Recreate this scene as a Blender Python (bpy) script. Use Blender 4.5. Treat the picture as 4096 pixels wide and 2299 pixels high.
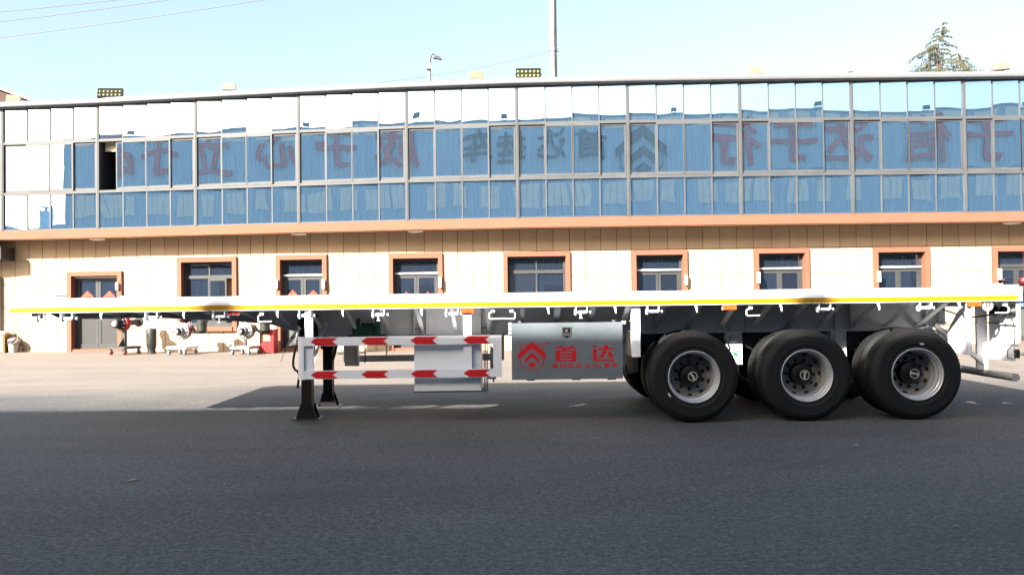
import bpy, math, random
from mathutils import Vector, Matrix
random.seed(7)
R = math.radians
sc = bpy.context.scene
for o in list(bpy.data.objects):
    bpy.data.objects.remove(o)
COL = sc.collection

# ------------------------------------------------------------------ camera, sky, sun, exposure
F, CX, CY = 3100.0, 2048.0, 1149.5          # focal length and centre in pixels of the 4096 px photograph
H, ROLL, PITCH = 1.48, 0.0125, 0.01306
U0 = Vector((0, -math.sin(PITCH), math.cos(PITCH)))
FWD = Vector((0, math.cos(PITCH), math.sin(PITCH)))
RGT = Vector((1, 0, 0)) * math.cos(ROLL) - U0 * math.sin(ROLL)
UPV = U0 * math.cos(ROLL) + Vector((1, 0, 0)) * math.sin(ROLL)
cam_d = bpy.data.cameras.new('camera')
cam_d.sensor_width = 36.0
cam_d.lens = 36.0 * F / 4096.0
cam_d.clip_end = 3000
cam = bpy.data.objects.new('camera', cam_d)
COL.objects.link(cam)
cam.matrix_world = Matrix(((RGT.x, UPV.x, -FWD.x, 0), (RGT.y, UPV.y, -FWD.y, 0), (RGT.z, UPV.z, -FWD.z, H), (0, 0, 0, 1)))
sc.camera = cam

SUN = Vector((-1.12, -1.316, 1.0)).normalized()      # towards the sun
world = bpy.data.worlds.new('World')
sc.world = world
world.use_nodes = True
wn = world.node_tree
wn.nodes.clear()
w_out = wn.nodes.new('ShaderNodeOutputWorld')
w_bg = wn.nodes.new('ShaderNodeBackground')
w_sky = wn.nodes.new('ShaderNodeTexSky')
w_sky.sky_type = 'NISHITA'
w_sky.sun_disc = False
w_sky.sun_elevation = math.asin(SUN.z)
w_sky.sun_rotation = math.atan2(SUN.x, SUN.y)
w_sky.air_density = 1.5
w_sky.dust_density = 4.6
w_sky.ozone_density = 1.0
w_bg.inputs['Strength'].default_value = 0.058
wn.links.new(w_sky.outputs[0], w_bg.inputs['Color'])
wn.links.new(w_bg.outputs[0], w_out.inputs['Surface'])

sun_d = bpy.data.lights.new('sun', 'SUN')
sun_d.energy = 3.6
sun_d.angle = R(0.5)
sun_d.color = (1.0, 0.93, 0.82)
sun = bpy.data.objects.new('sun', sun_d)
COL.objects.link(sun)
sun.rotation_euler = (-SUN).to_track_quat('-Z', 'Y').to_euler()

sc.view_settings.view_transform = 'Standard'
sc.view_settings.look = 'None'
sc.view_settings.exposure = 2.65
sc.view_settings.gamma = 1.0
sc.view_settings.use_curve_mapping = False
sc.cycles.max_bounces = 6
sc.cycles.diffuse_bounces = 3
sc.cycles.glossy_bounces = 4
sc.cycles.caustics_reflective = False
sc.cycles.caustics_refractive = False
sc.cycles.use_denoising = True


def W(x, y, Y):
    """World point at depth Y that the photograph shows at pixel (x, y)."""
    d = RGT * ((x - CX) / F) + UPV * (-(y - CY) / F) + FWD
    d = d * (Y / d.y)
    return Vector((d.x, d.y, d.z + H))


# ------------------------------------------------------------------ materials
MATS = {}


def mat(name, col, rough=0.5, metal=0.0, var=0.0, vscale=3.0, bump=0.0, bscale=40.0, spec=0.5, rnd=0.0, coat=0.0, stretch=None):
    if name in MATS:
        return MATS[name]
    m = bpy.data.materials.new(name)
    m.use_nodes = True
    nt = m.node_tree
    b = nt.nodes['Principled BSDF']
    b.inputs['Roughness'].default_value = rough
    b.inputs['Metallic'].default_value = metal
    b.inputs['Specular IOR Level'].default_value = spec
    b.inputs['Coat Weight'].default_value = coat
    b.inputs['Base Color'].default_value = (*col, 1)
    tc = nt.nodes.new('ShaderNodeTexCoord')
    src = tc.outputs['Object']
    if stretch:
        mp = nt.nodes.new('ShaderNodeMapping')
        mp.inputs['Scale'].default_value = stretch
        nt.links.new(src, mp.inputs['Vector'])
        src = mp.outputs[0]
    last = None
    if var:
        n = nt.nodes.new('ShaderNodeTexNoise')
        n.inputs['Scale'].default_value = vscale
        n.inputs['Detail'].default_value = 6
        n.inputs['Roughness'].default_value = 0.65
        nt.links.new(src, n.inputs['Vector'])
        mx = nt.nodes.new('ShaderNodeMix')
        mx.data_type = 'RGBA'
        mr = nt.nodes.new('ShaderNodeMapRange')
        mr.inputs['From Min'].default_value = 0.3
        mr.inputs['From Max'].default_value = 0.7
        nt.links.new(n.outputs['Fac'], mr.inputs['Value'])
        nt.links.new(mr.outputs[0], mx.inputs['Factor'])
        mx.inputs['A'].default_value = (*[c * (1 - var) for c in col], 1)
        mx.inputs['B'].default_value = (*[min(1, c * (1 + var)) for c in col], 1)
        last = mx.outputs['Result']
        rr = nt.nodes.new('ShaderNodeMapRange')
        rr.inputs['To Min'].default_value = max(0.02, rough - 0.1)
        rr.inputs['To Max'].default_value = min(1, rough + 0.12)
        nt.links.new(n.outputs['Fac'], rr.inputs['Value'])
        nt.links.new(rr.outputs[0], b.inputs['Roughness'])
    if rnd:
        oi = nt.nodes.new('ShaderNodeObjectInfo')
        hs = nt.nodes.new('ShaderNodeHueSaturation')
        mr2 = nt.nodes.new('ShaderNodeMapRange')
        mr2.inputs['To Min'].default_value = 1 - rnd
        mr2.inputs['To Max'].default_value = 1 + rnd
        nt.links.new(oi.outputs['Random'], mr2.inputs['Value'])
        nt.links.new(mr2.outputs[0], hs.inputs['Value'])
        if last:
            nt.links.new(last, hs.inputs['Color'])
        else:
            hs.inputs['Color'].default_value = (*col, 1)
        last = hs.outputs['Color']
    if last:
        nt.links.new(last, b.inputs['Base Color'])
    if bump:
        n2 = nt.nodes.new('ShaderNodeTexNoise')
        n2.inputs['Scale'].default_value = bscale
        n2.inputs['Detail'].default_value = 4
        nt.links.new(src, n2.inputs['Vector'])
        bp = nt.nodes.new('ShaderNodeBump')
        bp.inputs['Strength'].default_value = 1.0
        bp.inputs['Distance'].default_value = bump
        nt.links.new(n2.outputs['Fac'], bp.inputs['Height'])
        nt.links.new(bp.outputs[0], b.inputs['Normal'])
    MATS[name] = m
    return m


def glass_mat(name, tint, dust_col, dust, wave, dark=(0.01, 0.015, 0.025), refl=1.0, streak=0.5):
    """Coated window glass seen from outside: a tinted mirror over a dark room with a film of dust, slightly uneven."""
    m = bpy.data.materials.new(name)
    m.use_nodes = True
    nt = m.node_tree
    nt.nodes.clear()
    L = nt.links.new
    out = nt.nodes.new('ShaderNodeOutputMaterial')
    tc = nt.nodes.new('ShaderNodeTexCoord')
    oi = nt.nodes.new('ShaderNodeObjectInfo')
    vm = nt.nodes.new('ShaderNodeVectorMath')
    vm.operation = 'MULTIPLY_ADD'
    vm.inputs[1].default_value = (1, 1, 1)
    mul = nt.nodes.new('ShaderNodeMath')
    mul.operation = 'MULTIPLY'
    mul.inputs[1].default_value = 40.0
    L(oi.outputs['Random'], mul.inputs[0])
    L(tc.outputs['Object'], vm.inputs[0])
    L(mul.outputs[0], vm.inputs[2])
    n = nt.nodes.new('ShaderNodeTexNoise')
    n.inputs['Scale'].default_value = 0.75
    n.inputs['Detail'].default_value = 1.0
    L(vm.outputs[0], n.inputs['Vector'])
    bp = nt.nodes.new('ShaderNodeBump')
    bp.inputs['Strength'].default_value = 1.0
    bp.inputs['Distance'].default_value = wave
    L(n.outputs['Fac'], bp.inputs['Height'])
    gl = nt.nodes.new('ShaderNodeBsdfGlossy')
    gl.inputs['Color'].default_value = (*[t * refl for t in tint], 1)
    gl.inputs['Roughness'].default_value = 0.0
    L(bp.outputs[0], gl.inputs['Normal'])
    df = nt.nodes.new('ShaderNodeBsdfDiffuse')
    df.inputs['Color'].default_value = (*dust_col, 1)
    dk = nt.nodes.new('ShaderNodeBsdfDiffuse')
    dk.inputs['Color'].default_value = (*dark, 1)
    lw = nt.nodes.new('ShaderNodeFresnel')
    lw.inputs['IOR'].default_value = 1.5
    mp = nt.nodes.new('ShaderNodeMapping')
    mp.inputs['Scale'].default_value = (14, 14, 0.7)
    L(vm.outputs[0], mp.inputs['Vector'])
    n2 = nt.nodes.new('ShaderNodeTexNoise')
    n2.inputs['Scale'].default_value = 1.5
    n2.inputs['Detail'].default_value = 5
    L(mp.outputs[0], n2.inputs['Vector'])
    mr = nt.nodes.new('ShaderNodeMapRange')
    mr.inputs['From Min'].default_value = 0.35
    mr.inputs['From Max'].default_value = 0.7
    mr.inputs['To Min'].default_value = dust * (1 - streak)
    mr.inputs['To Max'].default_value = dust * (1 + streak)
    L(n2.outputs['Fac'], mr.inputs['Value'])
    # mirror + dark room
    ad = nt.nodes.new('ShaderNodeAddShader')
    L(gl.outputs[0], ad.inputs[0])
    L(dk.outputs[0], ad.inputs[1])
    mx = nt.nodes.new('ShaderNodeMixShader')
    L(mr.outputs[0], mx.inputs[0])
    L(ad.outputs[0], mx.inputs[1])
    L(df.outputs[0], mx.inputs[2])
    L(mx.outputs[0], out.inputs['Surface'])
    MATS[name] = m
    return m


def asphalt_mat():
    m = bpy.data.materials.new('asphalt')
    m.use_nodes = True
    nt = m.node_tree
    L = nt.links.new
    b = nt.nodes['Principled BSDF']
    b.inputs['Roughness'].default_value = 0.85
    b.inputs['Specular IOR Level'].default_value = 0.35
    tc = nt.nodes.new('ShaderNodeTexCoord')

    def noise(scale, detail, rough=0.6, stretch=None):
        n = nt.nodes.new('ShaderNodeTexNoise')
        n.inputs['Scale'].default_value = scale
        n.inputs['Detail'].default_value = detail
        n.inputs['Roughness'].default_value = rough
        s = tc.outputs['Object']
        if stretch:
            mp = nt.nodes.new('ShaderNodeMapping')
            mp.inputs['Scale'].default_value = stretch
            L(s, mp.inputs['Vector'])
            s = mp.outputs[0]
        L(s, n.inputs['Vector'])
        return n.outputs['Fac']

    def rng(v, a, c, lo, hi):
        r = nt.nodes.new('ShaderNodeMapRange')
        r.inputs['From Min'].default_value = a
        r.inputs['From Max'].default_value = c
        r.inputs['To Min'].default_value = lo
        r.inputs['To Max'].default_value = hi
        L(v, r.inputs['Value'])
        return r.outputs[0]

    def mul(a, c):
        k = nt.nodes.new('ShaderNodeMath')
        k.operation = 'MULTIPLY'
        L(a, k.inputs[0])
        L(c, k.inputs[1])
        return k.outputs[0]
    grain = noise(75, 3, 0.7)
    stone = nt.nodes.new('ShaderNodeTexVoronoi')
    stone.inputs['Scale'].default_value = 62
    L(tc.outputs['Object'], stone.inputs['Vector'])
    broad = noise(0.35, 5, 0.6)
    streaks = noise(1.0, 6, 0.7, (0.22, 1.5, 1))
    v = mul(rng(grain, 0.3, 0.7, 0.72, 1.3), rng(stone.outputs['Distance'], 0.0, 0.75, 1.25, 0.75))
    mid = noise(30, 4, 0.8)
    mot = noise(15, 3, 0.8)
    v = mul(v, rng(mot, 0.3, 0.7, 0.62, 1.4))
    v = mul(v, rng(mid, 0.32, 0.68, 0.45, 1.6))
    v = mul(v, rng(broad, 0.3, 0.7, 0.78, 1.22))
    v = mul(v, rng(streaks, 0.35, 0.72, 0.90, 1.14))
    col = nt.nodes.new('ShaderNodeMix')
    col.data_type = 'RGBA'
    col.inputs['A'].default_value = (0.0, 0.0, 0.0, 1)
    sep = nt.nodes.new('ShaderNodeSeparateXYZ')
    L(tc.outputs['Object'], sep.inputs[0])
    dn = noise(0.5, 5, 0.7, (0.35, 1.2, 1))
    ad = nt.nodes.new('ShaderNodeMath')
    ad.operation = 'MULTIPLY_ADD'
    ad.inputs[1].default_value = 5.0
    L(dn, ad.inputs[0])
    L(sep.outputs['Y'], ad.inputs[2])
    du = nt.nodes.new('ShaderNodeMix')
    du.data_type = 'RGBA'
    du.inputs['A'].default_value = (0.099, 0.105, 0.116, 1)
    du.inputs['B'].default_value = (0.315, 0.278, 0.248, 1)  # dusty ground towards the wall, its pale tone also stands in for sunlit contrast
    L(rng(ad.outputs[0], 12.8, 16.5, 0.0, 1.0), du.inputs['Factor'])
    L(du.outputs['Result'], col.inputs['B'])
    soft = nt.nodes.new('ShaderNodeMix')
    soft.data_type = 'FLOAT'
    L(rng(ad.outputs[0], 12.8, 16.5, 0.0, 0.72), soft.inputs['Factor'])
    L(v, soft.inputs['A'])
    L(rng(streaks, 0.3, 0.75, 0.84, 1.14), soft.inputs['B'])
    k = nt.nodes.new('ShaderNodeMath')
    k.operation = 'MULTIPLY'
    k.inputs[1].default_value = 0.5
    L(soft.outputs['Result'], k.inputs[0])
    L(k.outputs[0], col.inputs['Factor'])
    def arc(cx, cy, rad, wid):
        d = nt.nodes.new('ShaderNodeVectorMath')
        d.operation = 'DISTANCE'
        d.inputs[1].default_value = (cx, cy, 0)
        L(tc.outputs['Object'], d.inputs[0])
        a1 = nt.nodes.new('ShaderNodeMath')
        a1.operation = 'SUBTRACT'
        a1.inputs[1].default_value = rad
        L(d.outputs['Value'], a1.inputs[0])
        a2 = nt.nodes.new('ShaderNodeMath')
        a2.operation = 'ABSOLUTE'
        L(a1.outputs[0], a2.inputs[0])
        return rng(a2.outputs[0], wid * 0.5, wid, 1.0, 0.0)
    wear = noise(1.6, 4, 0.7)
    marks = None
    for args in ((-3.0, 19.0, 13.2, 0.16), (-3.0, 19.0, 11.3, 0.16), (9.0, -6.0, 12.4, 0.13), (9.0, -6.0, 14.3, 0.13)):
        m1 = mul(arc(*args), rng(wear, 0.42, 0.66, 0.0, 0.30))
        if marks is None:
            marks = m1
        else:
            ad2 = nt.nodes.new('ShaderNodeMath')
            ad2.operation = 'MAXIMUM'
            L(marks, ad2.inputs[0])
            L(m1, ad2.inputs[1])
            marks = ad2.outputs[0]
    stain = rng(noise(0.9, 3, 0.55, (0.8, 1.3, 1)), 0.64, 0.74, 0.0, 0.28)
    ad3 = nt.nodes.new('ShaderNodeMath')
    ad3.operation = 'MAXIMUM'
    L(marks, ad3.inputs[0])
    L(stain, ad3.inputs[1])
    dkm = nt.nodes.new('ShaderNodeMix')
    dkm.data_type = 'RGBA'
    dkm.inputs['B'].default_value = (0.022, 0.022, 0.024, 1)
    L(ad3.outputs[0], dkm.inputs['Factor'])
    L(col.outputs['Result'], dkm.inputs['A'])
    # scattered pale grit and scuffs
    sp = noise(9.0, 2, 0.5, (0.7, 1.6, 1))
    sm = nt.nodes.new('ShaderNodeMix')
    sm.data_type = 'RGBA'
    sm.inputs['B'].default_value = (0.16, 0.15, 0.14, 1)
    L(rng(sp, 0.74, 0.80, 0.0, 0.7), sm.inputs['Factor'])
    L(dkm.outputs['Result'], sm.inputs['A'])
    L(sm.outputs['Result'], b.inputs['Base Color'])
    bp = nt.nodes.new('ShaderNodeBump')
    bp.inputs['Strength'].default_value = 0.8
    bp.inputs['Distance'].default_value = 0.006
    L(mid, bp.inputs['Height'])
    L(bp.outputs[0], b.inputs['Normal'])
    MATS['asphalt'] = m
    return m


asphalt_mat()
mat('white_paint', (0.73, 0.76, 0.83), 0.35, 0, 0.05, 2.0, spec=0.5)
mat('frame_paint', (0.80, 0.785, 0.78), 0.5, 0, 0.12, 2.5, 0.0006, 30)
mat('grey_paint', (0.30, 0.30, 0.31), 0.5, 0, 0.1, 3.0)
mat('deck_steel', (0.35, 0.35, 0.36), 0.6, 0, 0.15, 4.0)
mat('galvanised', (0.175, 0.21, 0.24), 0.45, 0.35, 0.14, 3.0, 0.0004, 60)
mat('bright_steel', (0.62, 0.63, 0.65), 0.28, 0.9)
mat('black_steel', (0.006, 0.006, 0.007), 0.5, 0, 0.2, 5, spec=0.3)
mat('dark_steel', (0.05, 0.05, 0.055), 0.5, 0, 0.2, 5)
mat('rubber', (0.009, 0.0095, 0.011), 0.68, 0, 0.25, 6.0, 0.0008, 60, spec=0.25)
mat('wheel_silver', (0.47, 0.50, 0.535), 0.34, 0.45, 0.08, 8.0)
mat('wheel_disc', (0.25, 0.255, 0.265), 0.5, 0.3, 0.1, 8.0)
mat('hole_black', (0.006, 0.006, 0.006), 0.8)
mat('tape_yellow', (0.34, 0.19, 0.004), 0.35, 0, 0.04, 6.0)
mat('arrow_red', (0.50, 0.009, 0.013), 0.45, 0, 0.06, 4.0)
mat('print_red', (0.50, 0.006, 0.016), 0.5)
mat('print_white', (0.75, 0.75, 0.75), 0.5)
mat('lamp_orange', (0.75, 0.09, 0.015), 0.25, 0, 0.2, 30, coat=0.4)
mat('reflector_red', (0.45, 0.02, 0.015), 0.3, 0, 0.35, 40)
mat('hoist_green', (0.012, 0.10, 0.035), 0.45, 0, 0.2, 8)
mat('cap_green', (0.02, 0.40, 0.09), 0.4)
mat('tile', (0.43, 0.33, 0.225), 0.6, 0, 0.06, 2.2, 0.0012, 14, spec=0.3, rnd=0.06)
mat('wall_joint', (0.07, 0.045, 0.03), 0.9)
mat('peach_render', (0.22, 0.088, 0.058), 0.75, 0, 0.07, 1.6, 0.002, 60, spec=0.2)
mat('soffit', (0.55, 0.40, 0.24), 0.8, 0, 0.06, 1.2)
mat('aluminium', (0.070, 0.075, 0.083), 0.5, 0.0, 0.12, 2.0, spec=0.3)
mat('aluminium_dark', (0.045, 0.048, 0.052), 0.5, 0.0, 0.10, 2.0, spec=0.3)
mat('door_panel_dark', (0.036, 0.038, 0.040), 0.55, 0, 0.08, 2.0, spec=0.3)
mat('door_panel', (0.072, 0.082, 0.080), 0.55, 0, 0.08, 2.0, spec=0.3)
mat('coping_metal', (0.135, 0.14, 0.155), 0.45, 0.0, 0.06, 1.0, 0.002, 3)
mat('shell', (0.35, 0.34, 0.33), 0.8)
mat('room_dark', (0.03, 0.03, 0.035), 0.9)
mat('blind_cream', (0.80, 0.72, 0.52), 0.8)
mat('green_glass', (0.40, 0.58, 0.54), 0.3)  # opaque pale green, daylight behind the rear panes is put into the colour
mat('lamp_white', (0.72, 0.70, 0.66), 0.5)
mat('flood_body', (0.12, 0.12, 0.12), 0.5)
mat('flood_black', (0.006, 0.006, 0.007), 0.6, spec=0.2)
mat('lamp_glass', (0.17, 0.145, 0.095), 0.25, 0, 0.05, 40)
mat('led_lens', (0.10, 0.105, 0.03), 0.3)
mat('poster_orange', (0.50, 0.05, 0.016), 0.6)
mat('poster_red', (0.45, 0.005, 0.01), 0.6)
mat('shed_cladding', (0.29, 0.39, 0.48), 0.5, 0, 0.10, 1.2, stretch=(6, 6, 0.3))
mat('shed_trim', (0.12, 0.20, 0.29), 0.5)
mat('shed_skylight', (0.62, 0.56, 0.48), 0.5, 0, 0.1, 1.0)
mat('letter_red', (0.36, 0.006, 0.012), 0.5)
mat('letter_black', (0.008, 0.012, 0.02), 0.5)
mat('brick_red', (0.036, 0.0115, 0.011), 0.8, 0, 0.1, 1.0)
mat('lamp_grey', (0.05, 0.05, 0.06), 0.5)
mat('lantern_red', (0.09, 0.006, 0.008), 0.5)
mat('pole_white', (0.15, 0.146, 0.14), 0.5, 0, 0.08, 1.0)
mat('cable', (0.09, 0.08, 0.10), 0.6)
mat('bark', (0.11, 0.075, 0.05), 0.9, 0, 0.3, 8)
mat('needles', (0.034, 0.041, 0.014), 0.7, 0, 0.3, 1.2)
mat('needles_brown', (0.052, 0.044, 0.024), 0.7, 0, 0.3, 1.2)
mat('plastic_black', (0.02, 0.022, 0.02), 0.5, 0, 0.3, 6)
mat('box_red', (0.33, 0.012, 0.016), 0.4, 0, 0.1, 4)
mat('paper_yellow', (0.42, 0.42, 0.16), 0.6)
mat('paper_white', (0.60, 0.58, 0.55), 0.7)
mat('bucket_grey', (0.30, 0.30, 0.28), 0.5, 0, 0.15, 8)
mat('bag_grey', (0.16, 0.14, 0.15), 0.5, 0, 0.3, 10, 0.01, 20)
mat('gold', (0.16, 0.095, 0.02), 0.4, 0.3)
mat('wood', (0.45, 0.28, 0.16), 0.7)
mat('leaf_dry', (0.20, 0.165, 0.12), 0.8, 0, 0.2, 30)
mat('sign_box', (0.028, 0.026, 0.03), 0.5, 0, 0.1, 2)
mat('teal', (0.05, 0.20, 0.24), 0.5)
mat('sign_blue', (0.02, 0.10, 0.45), 0.5)
mat('cast_silver', (0.20, 0.195, 0.20), 0.45, 0.3, 0.12, 12, 0.002, 25)
mat('caster_red', (0.38, 0.05, 0.05), 0.5)
mat('caster_grey', (0.28, 0.27, 0.25), 0.5)
mat('rust', (0.14, 0.06, 0.035), 0.8, 0, 0.3, 10)
glass_mat('facade_glass', (0.50, 0.70, 0.88), (0.06, 0.14, 0.215), 0.13, 0.006, streak=0.3)
glass_mat('window_glass', (0.26, 0.29, 0.34), (0.03, 0.04, 0.06), 0.045, 0.006, refl=0.8)
M = MATS


# ------------------------------------------------------------------ mesh helper
class MB:
    def __init__(self, mx=None):
        self.v, self.f, self.mx = [], [], mx

    def add(self, vs, fs):
        b = len(self.v)
        for p in vs:
            p = Vector(p)
            self.v.append(self.mx @ p if self.mx else p)
        for f in fs:
            self.f.append([b + i for i in f])
        return self

    def hexa(self, p):
        return self.add(p, [(0, 3, 2, 1), (4, 5, 6, 7), (0, 1, 5, 4), (1, 2, 6, 5), (2, 3, 7, 6), (3, 0, 4, 7)])

    def box(self, x0, x1, y0, y1, z0, z1):
        x0, x1 = min(x0, x1), max(x0, x1)
        y0, y1 = min(y0, y1), max(y0, y1)
        z0, z1 = min(z0, z1), max(z0, z1)
        return self.hexa([(x0, y0, z0), (x1, y0, z0), (x1, y1, z0), (x0, y1, z0), (x0, y0, z1), (x1, y0, z1), (x1, y1, z1), (x0, y1, z1)])

    def cyl(self, a, b, r, r2=None, seg=16, caps=True):
        a, b = Vector(a), Vector(b)
        r2 = r if r2 is None else r2
        d = (b - a).normalized()
        u = d.orthogonal().normalized()
        w = d.cross(u)
        vs = []
        for c, rr in ((a, r), (b, r2)):
            for i in range(seg):
                t = 2 * math.pi * i / seg
                vs.append(c + u * (rr * math.cos(t)) + w * (rr * math.sin(t)))
        fs = [(i, (i + 1) % seg, seg + (i + 1) % seg, seg + i) for i in range(seg)]
        if caps:
            fs += [tuple(range(seg))[::-1], tuple(range(seg, 2 * seg))]
        return self.add(vs, fs)

    def tube(self, path, r, seg=8, closed=False):
        path = [Vector(p) for p in path]
        n = len(path)
        vs = []
        u = None
        for i, p in enumerate(path):
            if closed:
                d = path[(i + 1) % n] - path[i - 1]
            else:
                d = path[min(i + 1, n - 1)] - path[max(i - 1, 0)]
            d.normalize()
            if u is None:
                u = d.orthogonal().normalized()
            else:
                u = (u - d * u.dot(d)).normalized()
            w = d.cross(u)
            rr = r[i] if isinstance(r, (list, tuple)) else r
            for k in range(seg):
                t = 2 * math.pi * k / seg
                vs.append(p + u * (rr * math.cos(t)) + w * (rr * math.sin(t)))
        fs = []
        for i in range(n if closed else n - 1):
            j = (i + 1) % n
            for k in range(seg):
                fs.append((i * seg + k, i * seg + (k + 1) % seg, j * seg + (k + 1) % seg, j * seg + k))
        if not closed:
            fs += [tuple(range(seg))[::-1], tuple(range((n - 1) * seg, n * seg))]
        return self.add(vs, fs)

    def lathe(self, prof, c, axis='y', seg=48, closed=False, wob=None):
        """prof: (radius, along) pairs round an axis through c."""
        c = Vector(c)
        vs = []
        n = len(prof)
        for i, (r, a) in enumerate(prof):
            for k in range(seg):
                t = 2 * math.pi * k / seg
                rr = r + (wob(i, k) if wob else 0)
                p, q = rr * math.cos(t), rr * math.sin(t)
                vs.append(c + (Vector((p, a, q)) if axis == 'y' else Vector((p, q, a)) if axis == 'z' else Vector((a, p, q))))
        fs = []
        for i in range(n if closed else n - 1):
            j = (i + 1) % n
            for k in range(seg):
                fs.append((i * seg + k, i * seg + (k + 1) % seg, j * seg + (k + 1) % seg, j * seg + k))
        return self.add(vs, fs)

    def prism(self, poly, y0, y1):
        """poly in (x, z), swept along y."""
        n = len(poly)
        vs = [(x, y0, z) for x, z in poly] + [(x, y1, z) for x, z in poly]
        fs = [tuple(range(n))[::-1], tuple(range(n, 2 * n))] + [(i, (i + 1) % n, n + (i + 1) % n, n + i) for i in range(n)]
        return self.add(vs, fs)

    def prism_x(self, poly, x0, x1):
        """poly in (y, z), swept along x."""
        n = len(poly)
        vs = [(x0, y, z) for y, z in poly] + [(x1, y, z) for y, z in poly]
        fs = [tuple(range(n)), tuple(range(n, 2 * n))[::-1]] + [(i, n + i, n + (i + 1) % n, (i + 1) % n) for i in range(n)]
        return self.add(vs, fs)

    def bar(self, a, b, w, t, side=(1, 0, 0)):
        """flat bar from a to b, width w along `side`, thickness t."""
        a, b = Vector(a), Vector(b)
        d = (b - a).normalized()
        s = Vector(side)
        s = (s - d * s.dot(d)).normalized() * (w / 2)
        n = d.cross(s).normalized() * (t / 2)
        return self.hexa([a - s - n, a + s - n, a + s + n, a - s + n, b - s - n, b + s - n, b + s + n, b - s + n])

    def mesh(self, name, m=None, org=(0, 0, 0), smooth=True):
        me = bpy.data.meshes.new(name)
        o = Vector(org)
        me.from_pydata([p - o for p in self.v], [], self.f)
        import bmesh
        bm = bmesh.new()
        bm.from_mesh(me)
        bmesh.ops.recalc_face_normals(bm, faces=bm.faces)
        bm.to_mesh(me)
        bm.free()
        if smooth:
            me.shade_smooth()
            me.set_sharp_from_angle(angle=R(35))
        if m:
            me.materials.append(M[m])
        return me

    def build(self, name, m, parent=None, smooth=True, label=None, org=None):
        pl = WL.get(parent.name, Vector()) if parent else Vector()
        w = Vector(org) if org is not None else pl
        return put(name, self.mesh(name, m, w, smooth), parent, w, label=label)


WL = {}


def put(name, me, parent=None, loc=(0, 0, 0), rot=(0, 0, 0), label=None):
    o = bpy.data.objects.new(name, me)
    COL.objects.link(o)
    loc = Vector(loc)
    if parent:
        o.parent = parent
        o.location = loc - WL[parent.name]
    else:
        o.location = loc
    o.rotation_euler = rot
    WL[o.name] = loc.copy()
    if label:
        o['label'] = label
    return o


def empty(name, loc, parent=None):
    o = bpy.data.objects.new(name, None)
    o.empty_display_size = 0.2
    COL.objects.link(o)
    loc = Vector(loc)
    o.location = loc - WL[parent.name] if parent else loc
    if parent:
        o.parent = parent
    WL[o.name] = loc.copy()
    return o


def tag(o, label=None, cat=None, group=None, kind=None):
    if label:
        o['label'] = label
    if cat:
        o['category'] = cat
    if group:
        o['group'] = group
    if kind:
        o['kind'] = kind
    return o


def copy_tree(o, loc, rot=None):
    def cp(s, par):
        c = s.copy()
        COL.objects.link(c)
        if par:
            c.parent = par
        for ch in s.children:
            cp(ch, c)
        return c
    c = cp(o, None)
    c.location = loc
    if rot is not None:
        c.rotation_euler = rot
    WL[c.name] = Vector(loc)
    return c


def text_mesh(body, size, ext=0.0, bold=0.0, shear=0.0):
    cu = bpy.data.curves.new('lettering', 'FONT')
    cu.body = body
    cu.size = size
    cu.extrude = ext
    cu.offset = bold
    cu.shear = shear
    cu.align_x = 'CENTER'
    cu.align_y = 'CENTER'
    cu.resolution_u = 3
    ob = bpy.data.objects.new('lettering', cu)
    COL.objects.link(ob)
    dg = bpy.context.evaluated_depsgraph_get()
    me = bpy.data.meshes.new_from_object(ob.evaluated_get(dg))
    bpy.data.objects.remove(ob)
    bpy.data.curves.remove(cu)
    return me


# ------------------------------------------------------------------ ground
g = MB()
gy = [(-120, 0), (13.2, 0), (14.5, .008), (19.9, .115), (21.5, .125), (480, .125)]
g.add([(x_, y_, z_) for y_, z_ in gy for x_ in (-300, 300)], [(2 * i, 2 * i + 1, 2 * i + 3, 2 * i + 2) for i in range(len(gy) - 1)])


def gz(y):
    for (ya, za), (yb, zb) in zip(gy[:-1], gy[1:]):
        if y <= yb:
            return za + (zb - za) * (y - ya) / (yb - ya)
    return gy[-1][1]



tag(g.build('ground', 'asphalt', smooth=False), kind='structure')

# ------------------------------------------------------------------ office building
NX = [-700, 0, 386, 774, 1181, 1622, 2065, 2509, 2958, 3401, 3856, 5000]
NY = [21.75, 21.2, 20.9, 20.5, 20.08, 19.72, 19.48, 19.40, 19.38, 19.40, 19.42, 19.42]
OVER = 0.735                                      # overhang of the glazed upper floor


def yg(x):
    for i in range(len(NX) - 1):
        if x <= NX[i + 1]:
            t = (x - NX[i]) / (NX[i + 1] - NX[i])
            return NY[i] + t * (NY[i + 1] - NY[i])
    return NY[-1]


def G(x, out, z):                               # upper floor: along the glass line
    Y = yg(x)
    return Vector(((x - CX) * Y / F, Y - out, z))


def WP(x, out, z):                              # ground floor wall
    Y = yg(x) + OVER
    return Vector(((x - CX) * Y / F, Y - out, z))


def corr(x, z, w=True):                         # pixel measured at height z -> pixel at eye level (camera roll)
    Y = yg(x) + (OVER if w else 0)
    return x + ROLL * (z - H) * F / Y


def zw(x, y, out=0.0):                          # height on the ground-floor wall that shows at pixel row y
    return W(x, y, yg(x) + OVER - out).z


def gbox(mb, fn, x0, x1, o0, o1, z0, z1):
    return mb.hexa([fn(x0, o1, z0), fn(x1, o1, z0), fn(x1, o0, z0), fn(x0, o0, z0), fn(x0, o1, z1), fn(x1, o1, z1), fn(x1, o0, z1), fn(x0, o0, z1)])


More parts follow.
